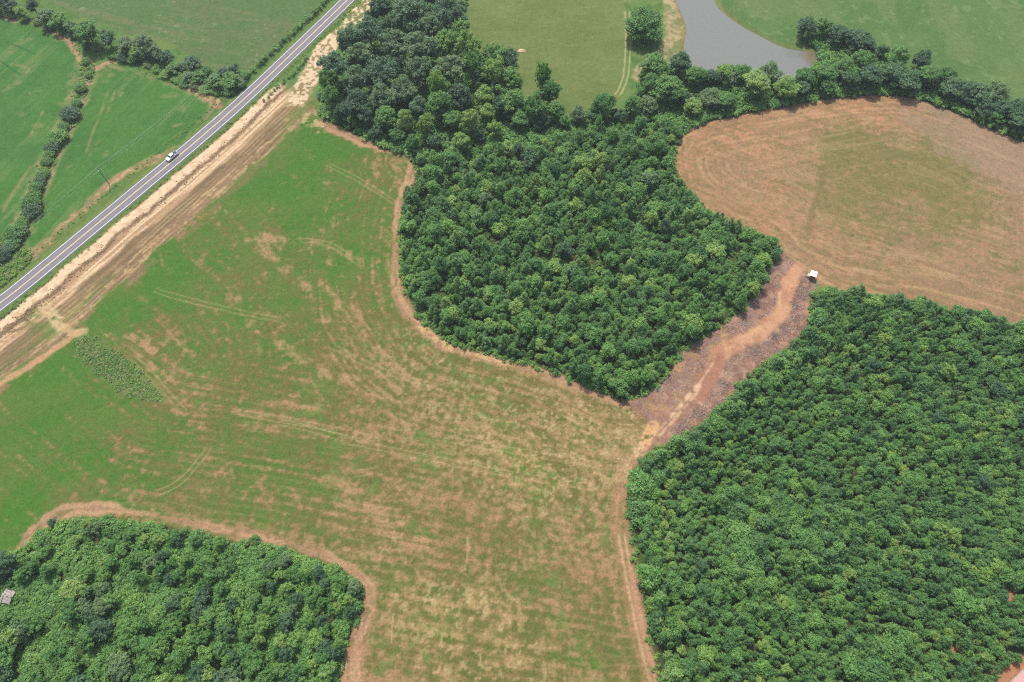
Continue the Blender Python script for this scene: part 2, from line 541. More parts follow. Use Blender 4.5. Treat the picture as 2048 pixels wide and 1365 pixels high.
gcol = np.array((80, 123, 47.)) * (1 - kb) + np.array((93, 123, 53.)) * kb
olive = np.array((122, 110, 64.))
dk = np.clip(sstep(0.12, 0.66, DRY + (fbm(xs, ys, 6, 156, 3) - 0.5) * 0.5) * 0.75 + (sstep(0.5, 0.66, fine) * 0.35 + sstep(0.52, 0.66, st) * 0.3) * sstep(0.02, 0.25, DRY), 0, 0.95)[:, None]
gcol = gcol * (1 - dk) + olive * dk
tan = np.array((168, 134, 98.)) * (1 - STRAW[:, None]) + np.array((178, 154, 106.)) * STRAW[:, None]
fcol = gcol * (1 - dryc[:, None]) + tan * dryc[:, None]
C = C * (1 - lz[:, None]) + fcol * lz[:, None]
SPK = np.where(lowzone, 0.22 + 0.16 * DRY, SPK)
# bright green weeds scattered where it is dry
wd = sstep(0.56, 0.66, fbm(xs, ys, 2.2, 56, 3)) * sstep(0.48, 0.6, fbm(xs, ys, 14, 57)) * lz * sstep(0.3, 0.5, DRY)
mixc(wd, (100, 130, 60), 0.65)
# mowing lines: follow the grove, the plot line and the plantation
row1 = 0.5 + 0.5 * np.sin(dF * (2 * math.pi / 2.7) + (fbm(xs, ys, 14, 251, 2) - 0.5) * 5)
row2 = 0.5 + 0.5 * np.sin(dE * (2 * math.pi / 2.9) + (fbm(xs, ys, 14, 252, 2) - 0.5) * 5)
row4 = 0.5 + 0.5 * np.sin(vd * (2 * math.pi / 2.8) + (fbm(xs, ys, 14, 262, 2) - 0.5) * 5)
row2 = row2 * (1 - wD) + row4 * wD
row = row2 * (1 - wF) + row1 * wF
rk = lz * sstep(0.12, 0.5, DRY) * sstep(0.35, 0.6, fbm(xs, ys, 10, 253, 2))
mixc(rk * sstep(0.72, 0.95, row), (172, 146, 100), 0.32)
mixc(rk * (1 - sstep(0.05, 0.3, row)), (96, 106, 50), 0.28)
# bleached stubble flecks
fl = sstep(0.6, 0.7, fbm(xs, ys, 1.5, 58, 2)) * lz * STRAW * sstep(0.4, 0.6, DRY)
mixc(fl, (200, 178, 132), 0.7)
# dark brown drill streaks near the right end
ds = sstep(0.56, 0.66, fbm(dF * 1.0, aF * 0.03, 1.1, 59, 2)) * lz * sstep(0.6, 0.8, DRY) * np.exp(-dF / 40)
mixc(ds, (124, 104, 64), 0.6)
SPK = np.where(wd > 0.4, 0.28, SPK)


def tracks(pts, gap=1.9, wd=0.42, col=(196, 174, 126), amt=0.5):
    ln = spline(W(pts), 8)
    d, a, s = dist_near(ln, 12)
    d = d + (fbc(3.0, 61, 2) - 0.5) * 0.5
    q = np.exp(-((d - gap / 2) / (wd * 0.6)) ** 2)
    L = a.max()
    q = q * sstep(0.28, 0.5, fbm(a, d, 9, 62, 2) + 0.02) * sstep(0, 2, a) * sstep(0, 2, L - a)
    mixc(q, col, amt)


for pts in ([(562, 292), (640, 322), (720, 362), (800, 412)], [(480, 487), (540, 480), (600, 480), (660, 490), (720, 528)], [(205, 540), (270, 566), (340, 590), (450, 618), (560, 640)], [(215, 555), (199, 575), (197, 597), (210, 625)], [(190, 640), (240, 690), (290, 738), (330, 782), (375, 832)], [(340, 800), (480, 826), (620, 850), (760, 880)], [(540, 855), (700, 884), (850, 915), (1000, 945), (1190, 976)], [(760, 860), (900, 880), (1050, 905), (1200, 930)], [(560, 640), (660, 690), (760, 740), (900, 780)], [(420, 835), (560, 845), (700, 880)], [(160, 1005), (260, 1000), (350, 970), (400, 920), (420, 890)], [(560, 985), (640, 960), (760, 940)]):
    tracks(pts)
for pts in ([(775, 1072), (790, 1077), (805, 1068)], [(880, 1330), (877, 1342), (868, 1346)], [(893, 1330), (890, 1343)], [(935, 1075), (936, 1105), (930, 1140)], [(786, 1230), (784, 1262), (783, 1285)]):
    q, *_ = lmask(pts, 0.5, 0.5, 0.4)
    mixc(q, (198, 172, 124), 0.7)
for pts, wdt in (([(470, 482), (540, 476), (620, 482), (690, 505), (722, 530)], 4.0), ([(600, 560), (630, 600), (650, 640)], 3.4), ([(520, 490), (545, 515), (575, 535)], 4), ([(250, 672), (290, 712), (335, 765)], 3.4), ([(270, 665), (310, 700)], 2.6), ([(330, 680), (380, 725), (400, 760), (420, 780)], 4.5), ([(200, 660), (240, 690)], 1.5), ([(560, 690), (640, 740), (760, 790)], 4.5), ([(580, 800), (640, 815)], 4), ([(660, 960), (740, 1005), (790, 1050), (850, 1090)], 4.5), ([(480, 600), (500, 640), (520, 700)], 3), ([(640, 560), (700, 640), (740, 700)], 3.0), ([(330, 800), (350, 820), (362, 834)], 2.2), ([(700, 610), (750, 660), (800, 690)], 3.2)):
    q, *_ = lmask(pts, wdt, 2.2, 4.5, 63)
    mixc(q * sstep(0.42, 0.62, 0.5 * fbm(xs, ys, 2.4, 64, 3) + 0.5 * st), (182, 146, 106), 0.8)

# brown edge path round the young forest, the thicket and the woods
for pts, wdt in (([(812, 308), (826, 330), (824, 352), (808, 392), (795, 430), (788, 480), (790, 540), (798, 590), (836, 648), (885, 686), (950, 706), (1030, 727), (1100, 748), (1160, 768)], 3.2), ([(1090, 744), (1160, 768), (1215, 792), (1250, 806)], 3.0), ([(34, 1100), (60, 1074), (108, 1034), (150, 1020), (210, 1018), (300, 1030), (400, 1050), (500, 1072), (600, 1096), (668, 1120), (712, 1146), (736, 1172), (740, 1192), (730, 1228)], 2.8), ([(730, 1228), (708, 1275), (698, 1320), (694, 1375)], 7.0), ([(640, 245), (680, 262), (730, 285), (780, 300), (815, 310)], 3.2)):
    q, d, a, s = lmask(pts, wdt * 1.9, 3.2, 3.0, 165)
    mixc(q * sstep(0.4, 0.62, fine), (170, 138, 100), 0.7)
    q, d, a, s = lmask(pts, wdt, 1.3, 2.0, 65)
    q = 1 - sstep(wdt / 2 - 0.7, wdt / 2 + 0.7, d + (fbm(a * 0.5, d * 0.1, 7, 264, 2) - 0.5) * 3.4)
    mixc(q, (172, 136, 106), 0.9)
    mixc(q * sstep(0.56, 0.68, fbm(xs, ys, 2.6, 167, 3)), (128, 118, 74), 0.6)
    mixc(q * sstep(0.5, 0.65, fbm(d, a * 0.08, 0.9, 66, 2)), (198, 160, 122), 0.7)
q, d, a, s = lmask([(836, 648), (885, 686), (950, 706), (1030, 727)], 3.4, 1.2, 1.6, 67)
mixc(q * sstep(0.4, 0.6, N_d), (214, 178, 126), 0.8)
# sandy pale scatter at the woods' corner
q, d, a, s = lmask([(600, 225), (625, 240), (640, 250)], 9, 5, 6, 68)
mixc(q * sstep(0.5, 0.6, fbm(xs, ys, 1.8, 69, 2)), (206, 176, 128), 0.8)

# --- bare strip along the road
upper = sstep(0, 1, 0 * xs)
aN = dist_line(np.array([G(560, 172)[0]]), np.array([G(560, 172)[1]]), ROAD)[1][0]
aEnd = dist_line(np.array([G(700, 30)[0]]), np.array([G(700, 30)[1]]), ROAD)[1][0]
aCor = dist_line(np.array([G(70, 600)[0]]), np.array([G(70, 600)[1]]), ROAD)[1][0]
lower = 1 - sstep(aN - 6, aN + 4, aR + (N_b - 0.5) * 10)
wob = (fbm(aR * 0.25, rsgn * 0.05, 3, 71, 3) - 0.5) * 3.0 + (N_c - 0.5) * 1.6
rr = rsgn + wob
gap_x = np.exp(-((aR - aCor + 4) / 5.0) ** 2)


def band(lo, hi, soft=0.7):
    return sstep(lo - soft, lo + soft, rr) * (1 - sstep(hi - soft, hi + soft, rr))


lstr = fbm(rsgn * 1.0, aR * 0.03, 0.8, 72, 3)          # wheel streaks along the road
lst2 = fbm(rsgn * 1.0, aR * 0.05, 2.2, 73, 3)
soil = np.maximum(band(5.6, 30.5, 1.2), band(5.6, 34.5, 2.5) * sstep(0.4, 0.55, fbm(xs, ys, 5, 263, 3))) * lower
mixc(soil, (152, 126, 94))
mixc(soil * sstep(0.47, 0.64, lstr), (124, 104, 75), 0.75)
mixc(soil * sstep(0.5, 0.66, lst2) * sstep(18, 24, rr), (112, 118, 68), 0.55)
mixc(band(6.0, 11.4) * lower, (232, 204, 168))
mixc(band(6.0, 11.4) * lower * sstep(0.56, 0.66, fbm(xs, ys, 2.2, 265, 3)), (206, 172, 134), 0.7)
mixc(band(11.0, 13.6, 0.6) * lower * sstep(0.46, 0.54, fbm(xs, ys, 1.5, 74, 2)), (132, 108, 80), 0.85)
mixc(band(13.4, 18.6, 0.9) * lower, (230, 202, 164))
mixc(band(13, 18.5) * lower * sstep(0.48, 0.6, lstr), (172, 138, 102), 0.85)
ruts = 0.5 + 0.5 * np.sin(rsgn * (2 * math.pi / 1.9) + (fbm(aR * 0.2, rsgn * 0.1, 6, 256, 2) - 0.5) * 5)
mixc(band(18, 31, 1.0) * lower * sstep(0.6, 0.9, ruts) * sstep(0.35, 0.6, fbm(xs, ys, 9, 257, 2)), (196, 166, 124), 0.6)
mixc(band(13, 19.5) * lower * (1 - sstep(0.1, 0.35, ruts)), (190, 156, 118), 0.5)
mixc(band(24.5, 31.5, 1.4) * lower * sstep(0.52, 0.64, 0.6 * fbm(rsgn, aR * 0.14, 1.1, 75, 2, 0.7) + 0.4 * fine), (200, 172, 124), 0.75)
mixc(band(26, 33, 2.0) * lower * sstep(0.52, 0.62, lst2), (108, 128, 62), 0.7)
# the greener break and dark soil where the plot ends
mixc(gap_x * band(12, 30) * sstep(0.4, 0.6, N_c + 0.05), (100, 126, 62), 0.6)
q, *_ = lmask([(88, 612), (110, 640), (135, 672)], 4, 2, 2.5)
mixc(q * sstep(0.4, 0.55, N_d), (214, 190, 146), 0.8)
q, *_ = lmask([(0, 768), (60, 732), (120, 690), (160, 662)], 2.6, 1.4, 1.6)
mixc(q, (204, 160, 120), 0.85)
q, *_ = lmask([(120, 650), (150, 668), (170, 662)], 3.0, 1.4, 2.0)
mixc(q, (206, 178, 130), 0.7)
q, *_ = lmask([(20, 650), (45, 640), (58, 645), (46, 655), (22, 664), (10, 656), (20, 650)], 1.0, 0.7, 0.8)
mixc(q, (128, 110, 78), 0.8)
# its northern tail: broken sand running towards the trees
q, d, a, s = lmask([(592, 200), (612, 168), (632, 128), (658, 86), (690, 55), (715, 28), (738, 0), (765, -30)], 9.0, 1.8, 4.2, 76)
amt = np.where(py < 70, sstep(0.48, 0.56, fbm(xs, ys, 1.7, 77, 2)), 1.0)
mixc(q, (124, 134, 74), 0.9)
mixc(q * amt, (234, 206, 172), 0.95)
mixc(q * sstep(0.56, 0.62, fbm(xs, ys, 1.4, 78, 2)), (136, 126, 82), 0.85)
tracks([(560, 205), (600, 212), (625, 232)], 2.4, 0.7)
tracks([(590, 258), (600, 228), (612, 208)], 2.4, 0.7)
# verge turf beside the asphalt
vg = (1 - sstep(4.6, 6.4, np.abs(rsgn) + (N_c - 0.5) * 1.2))
mixc(vg, (100, 128, 62))
mixc(vg * sstep(0.45, 0.6, N_d), (124, 138, 76), 0.7)
lv = (rsgn < -4) & (rsgn > -11)
mixc(lv * 1.0 * sstep(0.4, 0.6, N_c) * (py > 240), (128, 140, 74), 0.5)

# --- brown hay field
m, dI, aI = pmask(BROWN, 0.7, 1.6)
C_bro = m
con = fbm(dI * 1.0, aI * 0.05, 1.4, 81, 3)
mixc(m, (160, 128, 98))
mixc(m * sstep(0.48, 0.62, fbm(xs, ys, 7, 82)), (168, 136, 102), 0.7)
mixc(m * np.exp(-np.clip(dI, 0, 99) / 9.0) * ((px < 1850) & (py < 470)), (192, 136, 102), 0.85)
OR = idw([(1480, 262, 1), (1400, 300, .4), (1700, 203, 1.2), (1620, 215, 1), (1760, 240, .7), (1520, 330, .8), (1620, 260, .5), (1450, 350, .4), (1900, 270, .1), (2000, 340, 0), (1850, 420, .1), (1700, 480, .4), (1950, 560, .3), (1600, 480, .3), (2040, 480, .2)])
mixc(m * OR * sstep(0.4, 0.6, N_b), (196, 142, 106), 0.8)
GR = idw([(1700, 285, .8), (1720, 300, .7), (1830, 310, .75), (1880, 350, .8), (1760, 360, .75), (1660, 380, .5), (1700, 390, .75), (1780, 430, .6), (1900, 430, .6), (1950, 380, .6), (1500, 300, 0), (1420, 320, 0.05), (1600, 230, .05), (1750, 220, .05), (1640, 500, .2), (1800, 520, .3), (2000, 280, .1), (2020, 480, .4), (1940, 540, .2), (1560, 400, .15), (2030, 340, .15)])
gt = sstep(0.5, 0.68, GR * 0.5 + 0.33 * fbm(xs, ys, 3, 83, 3) + 0.33 * fbm(xs * .5 + ys * .4, ys * 1.2 - xs * .5, 5, 84, 3))
mixc(m * gt * (0.35 + 0.65 * sstep(0.42, 0.56, fbm(xs, ys, 1.9, 184, 2, 0.8))), (116, 116, 68), 0.9)
mixc(m * sstep(0.53, 0.62, fbm(xs, ys, 1.8, 85, 2, 0.8)), (130, 122, 78), 0.5)
hrow = 0.5 + 0.5 * np.sin(dI * (2 * math.pi / 3.1) + (fbm(xs, ys, 16, 254, 2) - 0.5) * 6)
hk = m * sstep(0.34, 0.58, fbm(xs, ys, 11, 255, 2))
hk = hk * (0.25 + 0.75 * np.exp(-np.clip(dI, 0, 99) / 14.0)) * (px < 1900)
mixc(hk * sstep(0.7, 0.95, hrow), (178, 148, 110), 0.36)
mixc(hk * (1 - sstep(0.06, 0.32, hrow)), (134, 118, 80), 0.4)
hl = 0.6 * fbm((xs * 0.42 + ys * 0.91), (xs * 0.91 - ys * 0.42) * 0.06, 1.2, 258, 3) + 0.4 * fine
mixc(m * sstep(0.53, 0.63, hl) * sstep(0.35, 0.6, N_b), (128, 114, 76), 0.6)
mixc(m * (1 - sstep(0.36, 0.46, hl)), (178, 148, 112), 0.45)
olv = idw([(1710, 290, 1), (1690, 300, .9), (1860, 315, 1), (1890, 340, 1), (1770, 355, .9), (1660, 372, .8), (1700, 395, 1), (1880, 385, 1), (1940, 400, .7), (1800, 430, .6), (1500, 300, 0), (1420, 330, 0), (1600, 250, 0), (1750, 225, 0), (1580, 420, 0), (1650, 500, .1), (1800, 520, .15), (1990, 300, 0), (2030, 380, .1), (2000, 480, .3), (1940, 560, .1), (1800, 275, .1), (1600, 340, .1)])
mixc(m * sstep(0.52, 0.78, olv * 0.42 + 0.35 * fbm(xs, ys, 9, 267, 3) + 0.4 * fbm(xs, ys, 3, 266, 3)), (122, 118, 68), 0.6)
mixc(m * sstep(0.56, 0.68, con) * np.exp(-np.abs(dI) / 25), (150, 122, 90), 0.7)
mixc(m * (1 - sstep(0.3, 0.46, con)) * np.exp(-np.abs(dI) / 30), (202, 168, 122), 0.6)
mixc(m * sstep(0.5, 0.66, idw([(1950, 290, 1), (2030, 330, 1), (1880, 250, .8), (1800, 300, 0), (1900, 380, 0), (1700, 250, 0), (1990, 450, 0)]) + N_c - 0.5), (168, 142, 120), 0.5)
q, *_ = lmask([(1650, 335), (1640, 380), (1625, 425), (1616, 462)], 2.4, 1.6, 2.2)
mixc(q, (126, 112, 74), 0.6)
SPK = np.where(m > 0.5, 0.26, SPK)

# --- cleared strip with track
m, dI, aI = pmask(CLEARING, 0.8, 2.2)
C_cle = m
mixc(m, (162, 124, 106))
mixc(m * sstep(0.45, 0.6, N_c), (136, 104, 90), 0.8)
mixc(m * sstep(0.52, 0.62, fine), (172, 148, 136), 0.5)
mixc(m * sstep(0.55, 0.66, fbm(xs, ys, 2.0, 91, 3)), (190, 152, 122), 0.7)
mixc(m * idw([(1400, 720, 1), (1420, 700, 1), (1340, 790, .8), (1300, 830, .8), (1560, 600, 0), (1480, 640, .2), (1470, 740, 0), (1560, 680, 0), (1400, 800, .1), (1340, 860, 0.2)]) * sstep(0.42, 0.6, N_c), (184, 148, 98), 0.8)
q, dT, aT, s = lmask([(1596, 538), (1582, 560), (1570, 585), (1566, 615), (1545, 645), (1508, 670), (1462, 694), (1440, 712)], 5.6, 1.8, 3.2, 92)
C_tr = q
mixc(q, (204, 156, 122))
mixc(q * sstep(0.5, 0.64, N_c), (180, 130, 102), 0.7)
mixc(q * sstep(0.5, 0.62, fbm(dT, aT * 0.06, 0.8, 192, 2)), (208, 162, 124), 0.6)
q, dT2, aT2, s = lmask([(1440, 712), (1424, 745), (1410, 775), (1400, 800)], 5.0, 1.6, 2.4, 93)
mixc(q, (174, 126, 104), 0.9)
C_tr = np.maximum(C_tr, q)
for pts, wdt, cc in (([(1430, 716), (1424, 730), (1400, 765), (1372, 800), (1340, 835), (1312, 866), (1290, 890), (1266, 915), (1252, 950)], 1.2, (226, 194, 150)), ([(1402, 768), (1386, 795), (1350, 838), (1318, 872)], 1.0, (220, 186, 148)), ([(1310, 852), (1298, 870), (1290, 888)], 4.0, (222, 176, 126)), ([(1388, 798), (1408, 812), (1420, 820)], 1.0, (206, 168, 138)), ([(1560, 585), (1552, 630), (1510, 660), (1470, 682)], 0.8, (212, 178, 130))):
    q, *_ = lmask(pts, wdt, 1.0, 1.6, 94)
    mixc(q * sstep(0.3, 0.55, fine + 0.06), cc, 0.85)
    C_tr = np.maximum(C_tr, q)
# track down the side of the plantation
q, d, a, s = lmask([(1262, 930), (1246, 965), (1241, 1020), (1246, 1080), (1260, 1160), (1276, 1235), (1291, 1300), (1312, 1375), (1330, 1440)], 6.5, 2.0, 2.0, 95)
mixc(q, (174, 136, 104), 0.7)
mixc(q * sstep(0.5, 0.6, N_d), (126, 118, 72), 0.5)
C_side = q
tracks([(1262, 925), (1246, 965), (1241, 1020), (1245, 1080), (1259, 1160), (1275, 1235), (1290, 1300), (1311, 1375)], 1.9, 0.7, (206, 172, 130), 0.85)
q, d, a, s = lmask([(1262, 1140), (1280, 1235), (1296, 1300), (1318, 1375)], 2.2, 1.2, 1.2, 96)
mixc(q, (190, 148, 118), 0.8)
q, d, a, s = lmask([(1200, 965), (1235, 950), (1258, 930), (1275, 905)], 7, 4, 4, 97)
mixc(q * sstep(0.4, 0.6, N_d), (200, 170, 128), 0.6)

q, *_ = pmask(W([(152, 676), (192, 674), (248, 712), (310, 770), (331, 802), (276, 801), (211, 768), (158, 718)]), 2.0, 3.0)
mixc(q, (104, 124, 66), 0.8)
mixc(q * sstep(0.5, 0.62, fine), (140, 136, 92), 0.6)
# --- pond banks and the rough strip beside it
m, _, _ = pmask(W([(1322, -60), (1345, -40), (1366, 30), (1376, 62), (1370, 110), (1330, 150), (1280, 170), (1262, 150), (1290, 120), (1318, 105), (1330, 60), (1328, 20)]), 1.2, 3)
mixc(m, (156, 148, 104))
mixc(m * sstep(0.46, 0.6, N_d), (190, 172, 130), 0.8)
mixc(m * sstep(0.55, 0.66, N_c), (120, 132, 78), 0.8)
tracks([(1253, -40), (1255, 30), (1256, 90), (1253, 140), (1245, 172), (1232, 196)], 2.2, 0.7, (196, 188, 138), 0.8)
dPo, aPo, _ = dist_line(xs, ys, POND, True)
inP = pts_in_poly(xs, ys, POND)
mixc(np.exp(-(dPo / 1.4) ** 2) * (~inP), (150, 124, 88), 0.8)
q, *_ = lmask([(1458, 20), (1500, 58), (1560, 88), (1610, 98)], 4.0, 2.0, 1.5)
mixc(q, (108, 124, 66), 0.6)

# --- soil spot in the pasture
pS = G(1042, 102)
dS = np.hypot((xs - pS.x) * 0.8, ys - pS.y) + (N_d - 0.5) * 0.8
mixc(1 - sstep(1.2, 1.9, dS), (196, 166, 130), 0.9)

# --- floors below the trees
WOODS = W([(636, 190), (655, 130), (700, 90), (740, 50), (752, 10), (758, -60), (925, -60), (935, 60), (925, 85), (960, 120), (1020, 150), (1045, 225), (1110, 245), (1180, 225), (1260, 225), (1300, 205), (1340, 215), (1366, 262), (1330, 262), (1100, 292), (960, 312), (825, 316), (770, 296), (700, 264), (645, 236)])
LINE = W([(1275, 190), (1290, 130), (1330, 125), (1380, 155), (1480, 165), (1600, 165), (1640, 120), (1612, 75), (1650, 70), (1750, 100), (1800, 140), (1860, 150), (1960, 205), (2048, 240), (2200, 310), (2200, 350), (2048, 285), (1980, 255), (1900, 220), (1830, 196), (1780, 189), (1700, 192), (1600, 207), (1480, 228), (1400, 248), (1362, 268), (1320, 240)])
floors = {}
for nm, poly in (('forest', FOREST), ('pines', PINES), ('thicket', THICKET), ('woods', WOODS), ('line', LINE)):
    m, dI, aI = pmask(poly, 0.8, 2.0)
    floors[nm] = m
    mixc(m, (84, 88, 56))
    mixc(m * sstep(0.42, 0.55, N_c), (78, 104, 54), 0.8)
    if nm in ('thicket', 'woods'): mixc(m * sstep(0.6, 0.68, N_b), (120, 96, 74), 0.5)
# bare orange soil in the corner by the house
for pts, wdt in (([(1985, 1365), (2010, 1345), (2048, 1325), (2100, 1300)], 5.0), ([(1890, 1320), (1910, 1290), (1930, 1265)], 2.6), ([(1870, 1365), (1885, 1340)], 3), ([(2005, 1205), (2020, 1190)], 3), ([(46, 1140), (52, 1160), (44, 1178)], 2.2), ([(180, 1250), (195, 1240)], 2.5)):
    q, *_ = lmask(pts, wdt, 1.4, 2.5, 98)
    mixc(q, (190, 134, 102), 0.95)

C = np.clip(C, 0, 255)
colr = lin(C) * ALB

# relief
Z = (N_b - 0.5) * 0.5 + (N_d - 0.5) * 0.10
Z = Z * sstep(3.5, 9, dR) - 0.05
ddit = np.exp(-((np.abs(rsgn) - 6.0) / 1.6) ** 2) * 0.45
Z -= ddit
wall = np.where(inP, np.minimum(dPo * 0.35, 1.2), -np.minimum((5 - np.minimum(dPo, 5)) * 0.0, 0))
Z -= np.where(inP, 0.25 + wall, np.exp(-(dPo / 2.5)) * 0.25)

# regions of the sheet
region = np.zeros(xs.size, int)
RN = ['grassland']


def reg(name, mask):
    RN.append(name)
    region[mask > 0.5] = len(RN) - 1


reg('pasture', C_top)
reg('pasture', C_cen)
reg('pasture', C_rig)
reg('crop_field', C_lef)
reg('crop_field', C_mid)
reg('crop_field', lz * (soil < 0.5) * ((sE > 0) | (dE > 400)))
reg('stubble_field', lz * (soil < 0.5) * (sE < 0))
reg('bare_soil_strip', soil)
reg('hay_field', C_bro)
reg('clearing_ground', C_cle)
reg('dirt_track', np.maximum(C_tr, C_side))
for k in floors:
    reg('forest_floor', floors[k])
reg('pond_bed', inP * 1.0)

idx = -np.ones(X.shape, int)
idx[keep_v] = np.arange(xs.size)
q4 = np.stack([idx[:-1, :-1], idx[:-1, 1:], idx[1:, 1:], idx[1:, :-1]], -1).reshape(-1, 4)
q4 = q4[(q4 >= 0).all(1)]
qreg = region[q4[:, 0]]
for ri in range(len(RN)):
    qs = q4[qreg == ri]
    if len(qs) == 0: continue
    used, inv = np.unique(qs, return_inverse=True)
    me = bpy.data.meshes.new(RN[ri])
    me.vertices.add(len(used))
    me.vertices.foreach_set('co', np.stack([xs[used], ys[used], Z[used]], -1).astype(np.float32).ravel())
    nq = len(qs)
    me.loops.add(nq * 4)
    me.loops.foreach_set('vertex_index', inv.reshape(-1).astype(np.int32))
    me.polygons.add(nq)
    me.polygons.foreach_set('loop_start', (np.arange(nq) * 4).astype(np.int32))
    me.update(calc_edges=True)
    ca = me.color_attributes.new('Col', 'FLOAT_COLOR', 'POINT')
    ca.data.foreach_set('color', np.concatenate([colr[used], SPK[used][:, None]], 1).astype(np.float32).ravel())
    me.polygons.foreach_set('use_smooth', np.ones(nq, bool))
    me.materials.append(M['ground'])
    o = link(bpy.data.objects.new(RN[ri], me))
    o['kind'] = 'structure'

# the land beyond the frame
me = bpy.data.meshes.new('ground')
S_ = 5000
me.from_pydata([(-S_, -S_, -0.9), (S_, -S_, -0.9), (S_, S_, -0.9), (-S_, S_, -0.9)], [], [(0, 1, 2, 3)])
me.materials.append(mat('far_grass', tuple(lin((96, 132, 68)) * ALB), 0.95, var=0.25, scale=0.02))
o = link(bpy.data.objects.new('ground', me))
o['kind'] = 'structure'

# ------------------------------------------------------------------ pond water
mw = bpy.data.materials.new('pond_water')
mw.use_nodes = True
n_, l_ = mw.node_tree.nodes, mw.node_tree.links
b_ = n_['Principled BSDF']
b_.inputs['Roughness'].default_value = 0.12
b_.inputs['IOR'].default_value = 1.33
g_ = n_.new('ShaderNodeNewGeometry')
nz = n_.new('ShaderNodeTexNoise')
nz.inputs['Scale'].default_value = 0.05
l_.new(g_.outputs['Position'], nz.inputs['Vector'])
dn = n_.new('ShaderNodeVectorMath')
dn.operation = 'DISTANCE'
sh = G(1640, 116)
dn.inputs[1].default_value = sh
l_.new(g_.outputs['Position'], dn.inputs[0])
ad_ = n_.new('ShaderNodeMath')
ad_.operation = 'MULTIPLY_ADD'
ad_.inputs[1].default_value = 8.0
l_.new(nz.outputs[0], ad_.inputs[0])
l_.new(dn.outputs['Value'], ad_.inputs[2])
rp = n_.new('ShaderNodeMapRange')
rp.inputs[1].default_value, rp.inputs[2].default_value = 9, 14
l_.new(ad_.outputs[0], rp.inputs[0])
mx_ = n_.new('ShaderNodeMix')
mx_.data_type = 'RGBA'
l_.new(rp.outputs[0], mx_.inputs[0])
mx_.inputs[6].default_value = (*(lin((126, 112, 84)) * ALB), 1)
mx_.inputs[7].default_value = (*(lin((138, 142, 136)) * ALB), 1)
l_.new(mx_.outputs[2], b_.inputs['Base Color'])
n3 = n_.new('ShaderNodeTexNoise')
n3.inputs['Scale'].default_value = 1.2
l_.new(g_.outputs['Position'], n3.inputs['Vector'])
b3 = n_.new('ShaderNodeBump')
b3.inputs['Strength'].default_value = 0.15
b3.inputs['Distance'].default_value = 0.05
l_.new(n3.outputs[0], b3.inputs['Height'])
l_.new(b3.outputs[0], b_.inputs['Normal'])
bm = bmesh.new()
pp = spline(np.vstack([POND, POND[:1]]), 5)[:-1]
bm.faces.new([bm.verts.new((a, b, -0.22)) for a, b in pp])
bmesh.ops.triangulate(bm, faces=bm.faces[:])
bmesh.ops.recalc_face_normals(bm, faces=bm.faces[:])
me = bpy.data.meshes.new('pond_water')
bm.to_mesh(me)
bm.free()
if me.polygons[0].normal.z < 0: me.flip_normals()
me.materials.append(mw)
o = link(bpy.data.objects.new('pond_water', me))
o['kind'] = 'structure'


# ------------------------------------------------------------------ road
def offset_line(line, d):
    t = np.gradient(line, axis=0)
    t /= np.linalg.norm(t, axis=1)[:, None]
    return line + np.stack([t[:, 1], -t[:, 0]], -1) * d


def ribbon(name, line, lo, hi, z, m, parent=None, thick=0.0):
    a, b = offset_line(line, lo), offset_line(line, hi)
    n = len(line)
    v = [(p[0], p[1], z) for p in a] + [(p[0], p[1], z) for p in b]
    f = [(i, n + i, n + i + 1, i + 1) for i in range(n - 1)]
    if thick:
        v += [(p[0], p[1], z - thick) for p in offset_line(line, lo - 0.25)] + [(p[0], p[1], z - thick) for p in offset_line(line, hi + 0.25)]
        f += [(2 * n + i, i, i + 1, 2 * n + i + 1) for i in range(n - 1)] + [(n + i, 3 * n + i, 3 * n + i + 1, n + i + 1) for i in range(n - 1)]
    me = bpy.data.meshes.new(name)
    me.from_pydata(v, [], f)
    me.update()
    if me.polygons[0].normal.z < 0: me.flip_normals()
    me.materials.append(m)
    return link(bpy.data.objects.new(name, me), parent)


ROADF = spline(ROAD, 3)
asphalt = mat('asphalt', tuple(lin((146, 144, 149)) * ALB), 0.9, var=0.10, scale=0.6, bump=0.1)
road = ribbon('road', ROADF, -3.55, 3.55, 0.06, asphalt, thick=0.2)
road['kind'] = 'structure'
worn = mat('worn_asphalt', tuple(lin((134, 131, 135)) * ALB), 0.85, var=0.16, scale=0.35)
tar = mat('tar_seam', tuple(lin((118, 115, 118)) * ALB), 0.85, var=0.2, scale=0.5)
for lo, hi in ((-2.5, -1.9), (-1.15, -0.6), (0.6, 1.15), (1.9, 2.5)):
    ribbon('wheel_track', ROADF, lo, hi, 0.0632, worn, road)
for lo, hi in ((-3.5, -3.22), (3.22, 3.5)):
    ribbon('tar_edge', ROADF, lo, hi, 0.0632, tar, road)
white = mat('white_paint', (0.72, 0.72, 0.68), 0.7, var=0.12, scale=2)
yellow = mat('yellow_paint', (0.72, 0.52, 0.28), 0.7, var=0.12, scale=2)
patch = mat('asphalt_wheel_band', tuple(lin((150, 146, 152)) * ALB), 0.9, var=0.12, scale=0.8)
for lo, hi, m_, nm in ((-3.10, -2.93, white, 'edge_line'), (2.93, 3.10, white, 'edge_line'), (-0.20, -0.07, yellow, 'centre_line'), (0.07, 0.20, yellow, 'centre_line')):
    ribbon(nm, ROADF, lo, hi, 0.066, m_, road)

